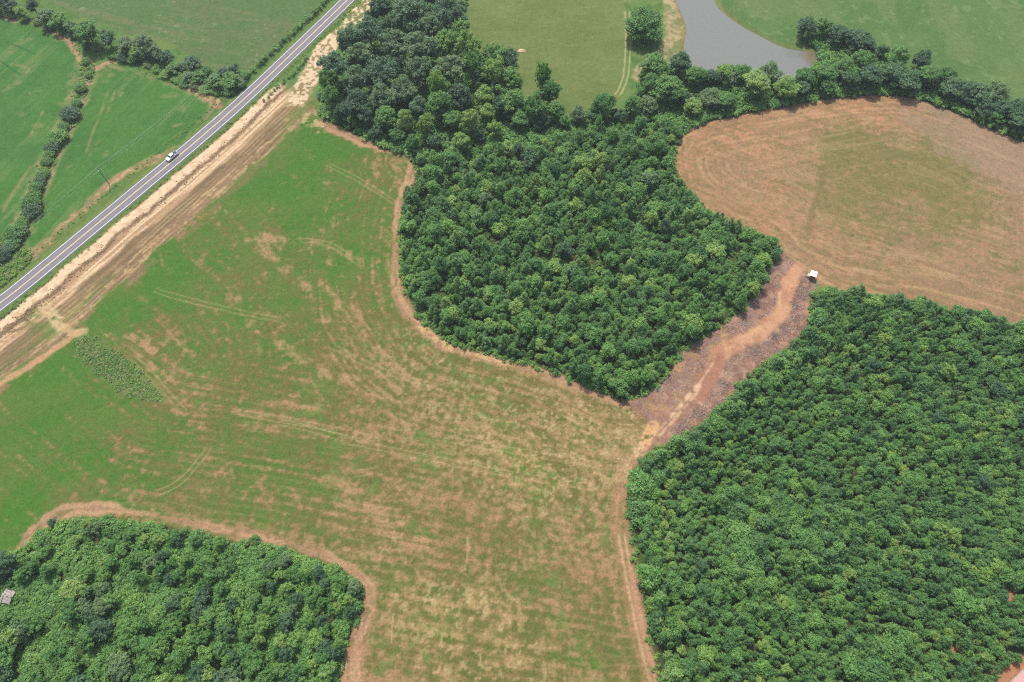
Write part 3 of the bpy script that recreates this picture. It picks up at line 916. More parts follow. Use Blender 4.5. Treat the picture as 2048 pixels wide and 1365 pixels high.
# ------------------------------------------------------------------ plants: meshes
def build_mesh(name, v, f, mats, mi=None, tint=None, smooth=False):
    me = bpy.data.meshes.new(name)
    v = np.asarray(v, np.float32)
    f = np.asarray(f, np.int32)
    me.vertices.add(len(v))
    me.vertices.foreach_set('co', v.ravel())
    nq = len(f)
    me.loops.add(nq * 4)
    me.loops.foreach_set('vertex_index', f.ravel())
    me.polygons.add(nq)
    me.polygons.foreach_set('loop_start', (np.arange(nq) * 4).astype(np.int32))
    if mi is not None:
        me.polygons.foreach_set('material_index', np.asarray(mi, np.int32))
    me.update(calc_edges=True)
    if tint is not None:
        a = me.attributes.new('tint', 'FLOAT', 'POINT')
        a.data.foreach_set('value', np.asarray(tint, np.float32))
    for m in mats: me.materials.append(m)
    return me


def leaves(r, centres, radii, n_each, size, up=0.35, aspect=0.7, shell=(0.55, 1.05), flat=1.0):
    """leaf quads spread over the shells of clumps"""
    n = len(centres) * n_each
    ci = np.repeat(np.arange(len(centres)), n_each)
    d = r.normal(size=(n, 3))
    d[:, 2] += up
    d /= np.linalg.norm(d, axis=1)[:, None]
    rad = radii[ci] * r.uniform(shell[0], shell[1], n)
    p = centres[ci] + d * rad[:, None] * np.array([1, 1, flat])
    nrm = d + r.normal(size=(n, 3)) * 0.45
    nrm[:, 2] += 0.75
    nrm /= np.linalg.norm(nrm, axis=1)[:, None]
    t = np.cross(nrm, r.normal(size=(n, 3)))
    t /= np.linalg.norm(t, axis=1)[:, None] + 1e-9
    b = np.cross(nrm, t)
    s = size * r.uniform(0.6, 1.35, n)[:, None] * 0.5
    t, b = t * s, b * s * aspect
    v = np.stack([p - t, p - b * 0.9 + t * 0.1, p + t, p + b], 1).reshape(-1, 3)
    f = np.arange(n * 4).reshape(-1, 4)
    ctint = r.uniform(0.1, 0.9, len(centres))
    tint = np.clip(0.55 * ctint[ci] + 0.45 * r.uniform(0, 1, n), 0, 1)
    return v, f, np.repeat(tint, 4)


def tube(pts, rads, sides=5):
    v, f = [], []
    for k, (p, rr_) in enumerate(zip(pts, rads)):
        p = np.array(p, float)
        ax = np.array(pts[min(k + 1, len(pts) - 1)], float) - np.array(pts[max(k - 1, 0)], float)
        ax /= np.linalg.norm(ax) + 1e-9
        a = np.cross(ax, (0.31, 0.95, 0.1))
        a /= np.linalg.norm(a) + 1e-9
        b = np.cross(ax, a)
        for s in range(sides):
            th = 2 * math.pi * s / sides
            v.append(p + rr_ * (a * math.cos(th) + b * math.sin(th)))
    for k in range(len(pts) - 1):
        for s in range(sides):
            f.append((k * sides + s, k * sides + (s + 1) % sides, (k + 1) * sides + (s + 1) % sides, (k + 1) * sides + s))
    return np.array(v), np.array(f)


def join(parts):
    vs, fs, o = [], [], 0
    for v, f in parts:
        vs.append(v)
        fs.append(np.asarray(f) + o)
        o += len(v)
    return np.vstack(vs), np.vstack(fs)


def big_tree(seed, RR, HH, nclump, cr, nleaf, leaf, low=0.28, tall=1.0):
    """mature broadleaf: trunk + limbs, crown of leaf clumps. returns (crown mesh, trunk mesh)"""
    r = np.random.default_rng(seed)
    cz = HH * (low + 1) / 2
    rz = HH * (1 - low) / 2
    lob = r.uniform(0, 6.28, 6)
    cs, rs = [], []
    # main lobes first, then clumps sit on the lobes
    nl = 9
    lobes = []
    for i in range(nl):
        a = 6.283 * i / nl + r.uniform(-.4, .4)
        e = r.uniform(-0.35, 0.95)
        rad = RR * r.uniform(0.38, 0.68) * math.sqrt(max(0.1, 1 - max(e, 0) ** 2 * 0.7))
        lobes.append((np.array([math.cos(a) * rad, math.sin(a) * rad, cz + e * rz * 0.62]), RR * r.uniform(0.34, 0.52)))
    lobes.append((np.array([r.uniform(-.1, .1) * RR, r.uniform(-.1, .1) * RR, cz + rz * 0.55]), RR * 0.5))
    lobes.append((np.array([0, 0, cz]), RR * 0.55))
    for i in range(nclump):
        lc, lr = lobes[r.integers(len(lobes))]
        d = r.normal(size=3)
        d[2] += 0.5
        d /= np.linalg.norm(d)
        cs.append(lc + d * lr * r.uniform(0.6, 1.0) * np.array([1, 1, 0.8 * rz / RR * tall]))
        rs.append(cr * r.uniform(0.65, 1.3))
    cs, rs = np.array(cs), np.array(rs)
    v, f, tn = leaves(r, cs, rs, nleaf, leaf, flat=0.75)
    parts = [tube([(0, 0, -0.3), (0.05, 0, HH * 0.2), (0.1, 0.1, HH * 0.45), (0, 0.1, HH * 0.75)], [RR * 0.075, RR * 0.058, RR * 0.045, RR * 0.015], 7)]
    for i in range(7):
        lc, lr = lobes[i]
        z0 = HH * r.uniform(0.22, 0.5)
        parts.append(tube([(0, 0, z0), tuple(lc * np.array([.5, .5, 0]) + np.array([0, 0, (z0 + lc[2]) * .52])), tuple(lc)], [RR * 0.035, RR * 0.024, RR * 0.008], 5))
    tv, tf = join(parts)
    return v, f, tn, tv, tf


def young_tree(seed, RR, HH, conif=False, leaf=0.46, dens=1.0):
    r = np.random.default_rng(seed)
    cs, rs = [], []
    if conif:
        nw = 9
        for k in range(nw):
            z = HH * (0.25 + 0.72 * k / (nw - 1))
            rad = RR * (1.0 - 0.85 * (k / (nw - 1)) ** 1.5)
            nb = max(1, int(7 - 5.5 * k / nw))
            a0 = r.uniform(0, 6.28)
            for j in range(nb):
                a = a0 + 6.283 * j / nb + r.uniform(-.35, .35)
                q = rad * r.uniform(0.55, 0.95)
                cs.append((math.cos(a) * q, math.sin(a) * q, z + r.uniform(-.3, .3) + 0.2 * q))
                rs.append(RR * r.uniform(0.24, 0.4))
        cs.append((0, 0, HH * 0.98))
        rs.append(RR * 0.2)
        cs, rs = np.array(cs), np.array(rs)
        v, f, tn = leaves(r, cs, rs, int(30 * dens), leaf * 0.92, up=0.6, aspect=0.5, shell=(0.2, 1.1))
    else:
        n = int(34 * dens)
        for k in range(n):
            d = r.normal(size=3)
            d[2] = abs(d[2]) * 1.1 - 0.3
            d /= np.linalg.norm(d)
            q = r.uniform(0.45, 0.9)
            cs.append((d[0] * RR * q, d[1] * RR * q, HH * 0.58 + d[2] * HH * 0.4 * q))
            rs.append(RR * r.uniform(0.28, 0.44))
        cs, rs = np.array(cs), np.array(rs)
        v, f, tn = leaves(r, cs, rs, 34, leaf * 0.86, up=0.45, flat=0.85)
    tv, tf = tube([(0, 0, -0.3), (0.03, 0, HH * 0.4), (0, 0.04, HH * 0.85)], [0.11, 0.08, 0.02], 5)
    return v, f, tn, tv, tf


def bush_mesh(seed, RR, HH, leaf=0.34, n=13, each=22):
    r = np.random.default_rng(seed)
    cs, rs = [], []
    for k in range(n):
        a, q = r.uniform(0, 6.28), math.sqrt(r.uniform(0, 1)) * 0.8
        z = HH * (0.35 + 0.5 * (1 - q) * r.uniform(0.5, 1.2))
        cs.append((math.cos(a) * RR * q, math.sin(a) * RR * q, z))
        rs.append(RR * r.uniform(0.28, 0.42))
    v, f, tn = leaves(r, np.array(cs), np.array(rs), each, leaf, up=0.5, flat=0.85 * HH / (2 * RR) + 0.3)
    v[:, 2] = np.maximum(v[:, 2], -0.1)
    tv, tf = tube([(0, 0, -0.2), (0.02, 0, HH * 0.6)], [0.05, 0.02], 4)
    return v, f, tn, tv, tf


def one_mesh(name, parts, leafm, barkm):
    v, f, tn, tv, tf = parts
    vv, ff = join([(v, f), (tv, tf)])
    mi = np.concatenate([np.zeros(len(f)), np.ones(len(tf))])
    tt = np.concatenate([tn, np.full(len(tv), 0.5)])
    return build_mesh(name, vv, ff, [leafm, barkm], mi, tt)


# mature variants: unit radius 6 m, height 16 m
BIG = []
for k in range(6):
    v, f, tn, tv, tf = big_tree(100 + k, 6.0, 16.0, 130, 1.2, 60, 0.56, low=(0.1, 0.16, 0.2, 0.12, 0.06, 0.18)[k])
    BIG.append((build_mesh('crown', v, f, [M['oak']], None, tn), build_mesh('trunk', tv, tf, [M['pale_bark']])))
# the same kind with foliage to the ground
BIGL = []
for k in range(4):
    v, f, tn, tv, tf = big_tree(150 + k, 6.0, 16.0, 150, 1.15, 56, 0.56, low=-0.12)
    v[:, 2] = np.maximum(v[:, 2], 0.0)
    BIGL.append((build_mesh('crown', v, f, [M['oak']], None, tn), build_mesh('trunk', tv, tf, [M['pale_bark']])))
# smaller hedge trees: radius 3.2 m, height 8 m
MED = []
for k in range(5):
    v, f, tn, tv, tf = big_tree(200 + k, 3.2, 8.0, 80, 0.72, 40, 0.42, low=-0.05)
    MED.append((build_mesh('crown', v, f, [M['broad']], None, tn), build_mesh('trunk', tv, tf, [M['bark']])))
YOUNG = [one_mesh('young_broadleaf_tree', young_tree(300 + k, 2.2, 7.0), M['young'], M['bark']) for k in range(6)]
PINE = [one_mesh('young_pine_tree', young_tree(400 + k, 1.9, 7.0, True), M['pine'], M['bark']) for k in range(6)]
SHRUB = []
for k in range(5):
    v, f, tn, tv, tf = bush_mesh(700 + k, 3.2, 4.0, 0.42, 70, 34)
    SHRUB.append((build_mesh('crown', v, f, [M['broad']], None, tn), build_mesh('trunk', tv, tf, [M['bark']])))
BUSH = [one_mesh('bush', bush_mesh(500 + k, 1.4, 1.8), M['bush'], M['bark']) for k in range(4)]
WEED = [one_mesh('weed_clump', bush_mesh(600 + k, 0.8, 0.8, 0.3, 7, 12), M['weed'], M['bark']) for k in range(3)]
DRYW = [one_mesh('dry_weed_clump', bush_mesh(650 + k, 0.9, 0.55, 0.34, 8, 14), M['dryweed'], M['bark']) for k in range(3)]


def put_tree(name, variants, base, r_m, h_m, R0, H0, leafkey, label, cat='tree', group=None, rz=None):
    cm, tm = variants[random.randrange(len(variants))]
    t = empty(name, base, random.uniform(0, 6.28) if rz is None else rz)
    t.scale = (r_m / R0, r_m / R0, h_m / H0)
    c = link(bpy.data.objects.new('crown', cm), t)
    c.material_slots[0].link = 'OBJECT'
    c.material_slots[0].material = M[leafkey]
    link(bpy.data.objects.new('trunk', tm), t)
    tag(t, label, cat, group)
    return t


def crown_at(pxx, pyy, r_px, h_m, lowf=0.2):
    """base point of a tree whose crown centre shows at a surveyed point"""
    hc = h_m * (1 + lowf) / 2
    p = G(pxx, pyy, hc)
    return Vector((p.x, p.y, 0)), r_px * mpp(pxx, pyy, hc)


def single(name, mesh, loc, s, sz, label, cat, group=None, rz=None):
    o = bpy.data.objects.new(name, mesh)
    o.location = loc
    o.scale = (s, s, sz)
    o.rotation_euler = (random.uniform(-.06, .06), random.uniform(-.06, .06), random.uniform(0, 6.28) if rz is None else rz)
    link(o)
    tag(o, label, cat, group)
    return o

# ------------------------------------------------------------------ plants: placing
ORD = ['first', 'second', 'third', 'fourth', 'fifth', 'sixth', 'seventh', 'eighth', 'ninth', 'tenth', 'eleventh', 'twelfth', 'thirteenth', 'fourteenth', 'fifteenth', 'sixteenth', 'seventeenth', 'eighteenth', 'nineteenth', 'twentieth']
ORD += ['twenty-' + w_ for w_ in ORD[:9]] + ['thirtieth']
LOOK = {'oak': 'blue-green oak', 'broad': 'mid-green tree', 'lime': 'yellow-green tree', 'grey': 'grey-green tree', 'dark': 'dark green tree'}
NAME = {'oak': 'oak_tree', 'broad': 'broadleaf_tree', 'lime': 'yellow_green_tree', 'grey': 'grey_green_tree', 'dark': 'dark_tree'}

WOOD_TREES = [  # survey x, y of crown centre, crown radius (survey px), height m, leaves
    (764, 18, 24, 17, 'oak'), (819, 26, 38, 20, 'oak'), (898, 26, 34, 20, 'dark'), (862, -12, 34, 19, 'oak'), (800, -24, 30, 18, 'oak'), (744, 36, 16, 12, 'dark'), (866, 58, 26, 17, 'oak'), (780, 52, 20, 16, 'oak'),
    (699, 80, 30, 18, 'oak'), (738, 66, 28, 18, 'oak'), (791, 88, 32, 19, 'oak'), (836, 98, 36, 20, 'oak'), (896, 88, 26, 17, 'broad'), (935, 90, 27, 17, 'lime'),
    (668, 136, 30, 18, 'oak'), (720, 112, 28, 18, 'grey'), (764, 142, 32, 18, 'oak'), (716, 158, 28, 17, 'oak'), (655, 162, 24, 15, 'broad'), (840, 142, 28, 18, 'oak'), (901, 140, 34, 19, 'grey'), (944, 128, 24, 16, 'broad'), (987, 110, 25, 16, 'broad'), (1014, 122, 22, 15, 'dark'),
    (805, 178, 28, 16, 'oak'), (874, 170, 25, 18, 'lime'), (963, 152, 20, 15, 'dark'), (988, 148, 27, 16, 'lime'), (1024, 164, 25, 15, 'broad'), (1086, 148, 19, 19, 'broad'), (1098, 182, 26, 15, 'broad'),
    (764, 192, 28, 15, 'oak'), (713, 203, 28, 15, 'dark'), (662, 197, 20, 12, 'broad'), (682, 222, 18, 10, 'dark'), (881, 208, 27, 16, 'broad'), (838, 216, 22, 14, 'oak'), (924, 192, 26, 15, 'dark'), (970, 194, 22, 14, 'lime'), (1031, 202, 28, 14, 'broad'), (1069, 210, 27, 13, 'broad'), (1004, 212, 22, 12, 'dark'),
    (771, 236, 25, 12, 'broad'), (730, 232, 19, 10, 'dark'), (809, 240, 20, 11, 'lime'), (850, 250, 20, 12, 'lime'), (906, 240, 22, 11, 'broad'), (942, 240, 22, 12, 'lime'), (975, 226, 18, 11, 'lime'), (990, 258, 18, 8, 'lime'), (1040, 240, 20, 9, 'broad'), (1110, 222, 20, 11, 'broad'), (1080, 244, 18, 8, 'dark'),
    (1156, 226, 18, 10, 'grey'), (1206, 210, 28, 12, 'broad'), (1264, 210, 20, 11, 'broad'), (1190, 236, 15, 7, 'dark'), (1130, 244, 15, 7, 'broad'), (1236, 228, 16, 8, 'dark'),
    (792, 268, 16, 8, 'broad'), (826, 284, 17, 8, 'broad'), (922, 282, 21, 8, 'lime'), (870, 282, 17, 8, 'dark'), (958, 270, 14, 7, 'dark'), (752, 262, 14, 7, 'dark'), (706, 240, 13, 7, 'broad')]
BANDS = [(-99, 62, 'back row'), (62, 124, 'second row'), (124, 166, 'third row'), (166, 214, 'fourth row'), (214, 262, 'fifth row'), (262, 999, 'front row')]
for lo, hi, bn in BANDS:
    row = sorted([t_ for t_ in WOOD_TREES if lo <= t_[1] < hi])
    for i, (x_, y_, r_, h_, k_) in enumerate(row):
        if k_ in ('lime', 'broad') and i % 2 == 0:
            h_, r_ = h_ * 1.22, r_ * 0.88
        b_, rm = crown_at(x_, y_, r_, h_)
        put_tree(NAME[k_], (BIG if y_ < 166 else BIGL) if r_ > 17 else MED, b_, rm * 1.08, h_, 6.0 if r_ > 17 else 3.2, 16.0 if r_ > 17 else 8.0, k_,
                 '%s in the roadside woods, %s from the road in the %s' % (LOOK[k_], ORD[i], bn), group='trees of the roadside woods')

r_ = np.random.default_rng(909)
cs_, rs_ = [], []
for k in range(190):
    d_ = r_.normal(size=3)
    d_ /= np.linalg.norm(d_)
    lump = 1 + 0.22 * math.sin(3 * math.atan2(d_[1], d_[0]) + 1.0) * (1 - abs(d_[2])) + 0.1 * r_.normal()
    q_ = r_.uniform(0.55, 0.9) * lump
    cs_.append((d_[0] * 6.0 * q_, d_[1] * 6.0 * q_, 7.4 + d_[2] * 6.6 * q_ * (1.0 if d_[2] > 0 else 0.95)))
    rs_.append(r_.uniform(0.8, 1.5))
v, f, tn = leaves(r_, np.array(cs_), np.array(rs_), 60, 0.5, flat=0.8)
v[:, 2] = np.maximum(v[:, 2], 0.05)
tv, tf = join([tube([(0, 0, -0.3), (0.05, 0, 3), (0.1, 0.1, 7), (0, 0.1, 11)], [0.5, 0.38, 0.26, 0.08], 7)] + [tube([(0, 0, 2.5), tuple(np.array(cs_[k]) * 0.5 + np.array([0, 0, 2.0])), cs_[k]], [0.2, 0.13, 0.04], 5) for k in range(8)])
SHADE = [(build_mesh('crown', v, f, [M['broad']], None, tn), build_mesh('trunk', tv, tf, [M['pale_bark']]))]
b_, rm = crown_at(1289, 50, 38, 15, 0.0)
put_tree('shade_tree', SHADE, b_, rm * 1.12, 15.6, 6.4, 14.6, 'broad', 'large lone bright green tree between the pasture and the pond', rz=1.0)

LINE_TREES = [(1308, 130, 31, 13, 'broad', 'b'), (1362, 126, 24, 13, 'dark', 'b'), (1336, 176, 34, 14, 'broad', 'f'), (1298, 168, 22, 11, 'broad', 'f'), (1394, 152, 23, 11, 'broad', 'b'), (1424, 156, 20, 9, 'dark', 'b'), (1449, 146, 22, 11, 'lime', 'b'), (1484, 146, 22, 10, 'broad', 'b'), (1515, 168, 34, 13, 'lime', 'f'), (1540, 142, 24, 11, 'grey', 'b'), (1573, 172, 26, 11, 'lime', 'f'), (1386, 212, 21, 8, 'lime', 'f'), (1421, 192, 24, 9, 'grey', 'f'), (1453, 204, 23, 8, 'broad', 'f'), (1300, 208, 20, 8, 'grey', 'f'), (1366, 196, 18, 8, 'dark', 'f'),
              (1612, 154, 25, 10, 'broad', 'b'), (1602, 178, 20, 8, 'dark', 'f'), (1651, 150, 27, 11, 'broad', 'b'), (1690, 136, 26, 11, 'broad', 'b'), (1725, 120, 26, 12, 'broad', 'b'), (1741, 152, 28, 11, 'dark', 'f'), (1700, 162, 22, 9, 'dark', 'f'), (1655, 172, 20, 8, 'broad', 'f'), (1784, 146, 28, 11, 'oak', 'f'), (1799, 112, 23, 11, 'broad', 'b'), (1764, 102, 13, 8, 'dark', 'b'), (1846, 116, 20, 11, 'dark', 'b'), (1819, 158, 28, 11, 'oak', 'f'), (1858, 152, 26, 11, 'broad', 'f'), (1889, 150, 22, 10, 'broad', 'b'), (1904, 172, 26, 10, 'oak', 'f'), (1936, 184, 26, 10, 'dark', 'f'), (1963, 188, 28, 11, 'oak', 'b'), (1998, 186, 26, 12, 'grey', 'b'), (1971, 214, 24, 9, 'dark', 'f'), (2006, 218, 24, 10, 'oak', 'b'), (2037, 216, 26, 12, 'dark', 'b'), (2037, 246, 24, 9, 'oak', 'f'), (1992, 236, 17, 7, 'broad', 'f'), (2074, 240, 28, 12, 'oak', 'b'), (2080, 270, 24, 9, 'dark', 'f')]
for fb, rn in (('b', 'back row of the tree line'), ('f', 'front row of the tree line')):
    for i, (x_, y_, r_, h_, k_, _) in enumerate(sorted([t_ for t_ in LINE_TREES if t_[5] == fb])):
        b_, rm = crown_at(x_, y_, r_, h_)
        put_tree(NAME[k_], BIGL if r_ > 19 else MED, b_, rm * 1.04, h_, 6.0 if r_ > 19 else 3.2, 16.0 if r_ > 19 else 8.0, k_,
                 '%s, %s from the left in the %s' % (LOOK[k_], ORD[i], rn), group='trees of the line above the hay field')
for i, (x_, y_, r_, h_, k_) in enumerate([(1612, 54, 22, 11, 'dark'), (1643, 54, 22, 10, 'broad'), (1676, 70, 25, 10, 'dark'), (1712, 78, 27, 10, 'oak'), (1738, 92, 18, 8, 'dark')]):
    b_, rm = crown_at(x_, y_, r_, h_, 0.1)
    put_tree(NAME[k_], BIGL, b_, rm * 1.04, h_, 6.0, 16.0, k_, '%s, %s from the pond in the clump jutting into the pasture' % (LOOK[k_], ORD[i]), group='clump of trees by the pond')

HEDGE = [(462, 161, 20, 6.5, 'broad'), (468, 138, 13, 5, 'dark'), (431, 164, 20, 6.5, 'broad'), (400, 154, 18, 6, 'broad'), (384, 126, 20, 7, 'dark'), (376, 154, 15, 5, 'grey'), (345, 140, 16, 5, 'broad'), (332, 116, 17, 8, 'dark'), (312, 108, 18, 8, 'oak'), (290, 92, 24, 11, 'oak'), (252, 92, 21, 8, 'grey'), (272, 110, 16, 6, 'broad'), (215, 78, 20, 11, 'oak'), (176, 68, 29, 13, 'broad'), (142, 54, 15, 8, 'grey'), (116, 44, 19, 9, 'broad'), (92, 34, 20, 9, 'grey'), (65, 14, 15, 9, 'dark'), (42, 26, 12, 6, 'lime'), (14, 8, 20, 9, 'oak'), (-20, 0, 22, 9, 'oak')]
for i, (x_, y_, r_, h_, k_) in enumerate(HEDGE):
    b_, rm = crown_at(x_, y_, r_, h_, 0.05)
    bigger = r_ > 20
    put_tree('hedgerow_tree', BIGL if bigger else MED, b_, rm, h_, 6.0 if bigger else 3.2, 16.0 if bigger else 8.0, k_,
             '%s, %s from the road along the hedgerow between two green fields' % (LOOK[k_], ORD[i]), group='hedgerow trees beyond the road')
DITCH = [(24, 488, 16, 3.5, 'broad'), (2, 506, 18, 4, 'dark'), (30, 462, 20, 5, 'broad'), (62, 420, 18, 4.5, 'dark'), (60, 402, 20, 5, 'broad'), (71, 374, 14, 4, 'broad'), (84, 348, 12, 3, 'broad'), (91, 322, 11, 3, 'broad'), (102, 294, 15, 4, 'dark'), (115, 272, 19, 5, 'broad'), (138, 225, 19, 5, 'dark'), (152, 206, 10, 3, 'broad'), (160, 174, 12, 4, 'broad'), (176, 150, 7, 2.4, 'broad'), (171, 122, 9, 3, 'broad')]
DITCH = DITCH[:3] + [(44, 442, 13, 3.2, 'broad')] + DITCH[3:5] + [(66, 388, 13, 3.6, 'broad')] + DITCH[5:6] + [(78, 361, 12, 3, 'dark')] + DITCH[6:8] + [(96, 308, 12, 3.2, 'broad')] + DITCH[8:10] + [(124, 252, 12, 3.2, 'broad')] + DITCH[10:]
for i, (x_, y_, r_, h_, k_) in enumerate(DITCH):
    b_, rm = crown_at(x_, y_, r_, h_, 0.0)
    put_tree('ditch_bush', SHRUB, b_, rm * 1.1, h_, 3.2, 4.4, k_, 'rounded green bush, %s from the road along the ditch between crop fields' % ORD[i], 'bush', 'bushes along the ditch')


# shrub layer of the hedgerow
HS = [(176, 92), (196, 98), (232, 112), (250, 120), (268, 124), (300, 132), (318, 140), (336, 152), (356, 160), (372, 168), (392, 176), (412, 182), (436, 186), (456, 184), (478, 172), (486, 156), (150, 74), (128, 64), (104, 56), (78, 46), (52, 40), (26, 34), (4, 28), (362, 140), (410, 148), (446, 148)]
for i, (x_, y_) in enumerate(sorted(HS, reverse=True)):
    p_ = G(x_, y_)
    k_ = ('broad', 'grey', 'broad', 'dark', 'broad', 'lime')[i % 6]
    put_tree('hedge_shrub', SHRUB, p_, random.uniform(2.6, 3.8), random.uniform(2.4, 4.0), 3.2, 4.4, k_, 'low %s shrub, %s from the road at the foot of the hedgerow' % (LOOK[k_].split()[0], ORD[i]), 'shrub', 'shrubs at the foot of the hedgerow')


# bushes along both sides of the road
def along(pts, step, jit=0.6):
    ln = spline(W(pts), 10)
    seg = np.linalg.norm(np.diff(ln, axis=0), axis=1)
    L = np.concatenate([[0], np.cumsum(seg)])
    out, s = [], 0.0
    while s < L[-1]:
        out.append(Vector((np.interp(s, L, ln[:, 0]) + random.uniform(-jit, jit), np.interp(s, L, ln[:, 1]) + random.uniform(-jit, jit), 0)))
        s += step * random.uniform(0.75, 1.3)
    return out


for p in along([(488, 158), (520, 128), (560, 92), (600, 55), (640, 15), (665, -12)], 2.6):
    single('roadside_bush', random.choice(BUSH), p, random.uniform(0.9, 1.4), random.uniform(0.9, 1.5), 'low green bush in the hedge along the far side of the road', 'bush', 'bushes along the far side of the road')
for p in along([(528, 202), (550, 182), (574, 160), (600, 135), (616, 116)], 2.2, 0.5):
    single('roadside_bush', random.choice(BUSH), p, random.uniform(0.7, 1.0), random.uniform(0.6, 0.9), 'small green bush between the road and the sand strip', 'bush', 'bushes between the road and the sand')


def scatter(poly, spacing, jit=0.42, seed=1, rot=0.0):
    """staggered planting rows inside an outline, jittered"""
    r = np.random.default_rng(seed)
    c, s = math.cos(rot), math.sin(rot)
    ctr = poly.mean(0)
    ext = np.abs(poly - ctr).max() * 1.5
    n = int(ext / spacing) + 1
    a, b = np.meshgrid(np.arange(-n, n + 1), np.arange(-n, n + 1))
    u = (a + 0.5 * (b % 2)) * spacing
    v = b * spacing * 0.88
    u = u + r.uniform(-jit, jit, u.shape) * spacing
    v = v + r.uniform(-jit, jit, v.shape) * spacing
    x, y = (ctr[0] + u * c - v * s).ravel(), (ctr[1] + u * s + v * c).ravel()
    ins = pts_in_poly(x, y, poly)
    return np.stack([x[ins], y[ins]], -1)


def ragged(pts, poly, seed):
    dd, _, _ = dist_line(pts[:, 0], pts[:, 1], poly, True)
    return pts[dd > 0.9 + (fbm(pts[:, 0], pts[:, 1], 4.5, seed, 2) - 0.42) * 5.0]


def in_view(p):
    ix, iy, _ = to_img(np.concatenate([p, np.zeros((len(p), 1))], 1))
    return p[(ix > -60) & (ix < 2110) & (iy > -60) & (iy < 1420)]


def inset(pts, poly, d):
    dd, _, _ = dist_line(pts[:, 0], pts[:, 1], poly, True)
    return pts[dd > d]


# geometry nodes: points -> instances of plants (for the mass that cannot be counted)
def mass(name, pts, scl, rot, variants, label, cat):
    hold = bpy.data.collections.new(name + '_plants')
    for vi, me_ in enumerate(variants):
        hold.objects.link(bpy.data.objects.new('%s_plant' % name, me_))
    me = bpy.data.meshes.new(name)
    me.vertices.add(len(pts))
    me.vertices.foreach_set('co', np.asarray(pts, np.float32).ravel())
    a = me.attributes.new('psize', 'FLOAT_VECTOR', 'POINT')
    a.data.foreach_set('vector', np.asarray(scl, np.float32).ravel())
    a = me.attributes.new('protation', 'FLOAT_VECTOR', 'POINT')
    a.data.foreach_set('vector', np.asarray(rot, np.float32).ravel())
    a = me.attributes.new('pick', 'INT', 'POINT')
    a.data.foreach_set('value', np.random.default_rng(5).integers(0, len(variants), len(pts)).astype(np.int32))
    o = link(bpy.data.objects.new(name, me))
    g = bpy.data.node_groups.new(name, 'GeometryNodeTree')
    g.interface.new_socket('Geometry', in_out='INPUT', socket_type='NodeSocketGeometry')
    g.interface.new_socket('Geometry', in_out='OUTPUT', socket_type='NodeSocketGeometry')
    gi, go = g.nodes.new('NodeGroupInput'), g.nodes.new('NodeGroupOutput')
    ci = g.nodes.new('GeometryNodeCollectionInfo')
    ci.inputs['Collection'].default_value = hold
    ci.inputs['Separate Children'].default_value = True
    ci.inputs['Reset Children'].default_value = True
    ip = g.nodes.new('GeometryNodeInstanceOnPoints')
    ip.inputs['Pick Instance'].default_value = True

    def attr(nm, ty):
        q = g.nodes.new('GeometryNodeInputNamedAttribute')
        q.data_type = ty
        q.inputs['Name'].default_value = nm
        return q
    g.links.new(gi.outputs[0], ip.inputs['Points'])
    g.links.new(ci.outputs[0], ip.inputs['Instance'])
    g.links.new(attr('pick', 'INT').outputs['Attribute'], ip.inputs['Instance Index'])
    g.links.new(attr('protation', 'FLOAT_VECTOR').outputs['Attribute'], ip.inputs['Rotation'])
    g.links.new(attr('psize', 'FLOAT_VECTOR').outputs['Attribute'], ip.inputs['Scale'])
    g.links.new(ip.outputs[0], go.inputs[0])
    md = o.modifiers.new('plants', 'NODES')
    md.node_group = g
    tag(o, label, cat, kind='stuff')
    return o


def stand(pts, hfun, wfun, seed):
    """base points, scales, rotations"""
    r = np.random.default_rng(seed)
    n = len(pts)
    k = r.uniform(0, 1, n)
    h = hfun(pts, k)
    s = wfun(pts, k)
    P3 = np.concatenate([pts, np.full((n, 1), -0.05)], 1)
    S3 = np.stack([s, s, h], -1)
    R3 = np.stack([r.uniform(-.07, .07, n), r.uniform(-.07, .07, n), r.uniform(0, 6.28, n)], -1)
    return P3, S3, R3


def show_size(P3, S3, RR):
    ix, iy, z = to_img(P3)
    vis = (ix > 4) & (ix < 2044) & (iy > 4) & (iy < 1361)
    return np.where(vis, S3[:, 0] * RR / z, -1)


def forest(name, massname, outline, pts, variants, RR, hf, wf, seed, label, masslabel, group, cat='tree', count=300):
    P3, S3, R3 = stand(pts, hf, wf, seed)
    order = np.argsort(-show_size(P3, S3, RR))
    for i in order[:count]:
        o = bpy.data.objects.new(name, variants[i % len(variants)])
        o.location, o.scale, o.rotation_euler = P3[i], S3[i], R3[i]
        link(o)
        sp = 'pine' if 'pine' in o.data.name else 'broadleaf tree'
        ed = 'at the edge' if dist_line(P3[i:i + 1, 0], P3[i:i + 1, 1], outline, True)[0][0] < 3.0 else 'inside'
        tag(o, label % (sp, ed), cat, group % (sp, ed))
    rest = order[count:]
    if len(rest):
        mass(massname, P3[rest], S3[rest], R3[rest], variants, masslabel, 'forest')


nz1 = lambda p, sc_, sd_: fbm(p[:, 0], p[:, 1], sc_, sd_, 3)

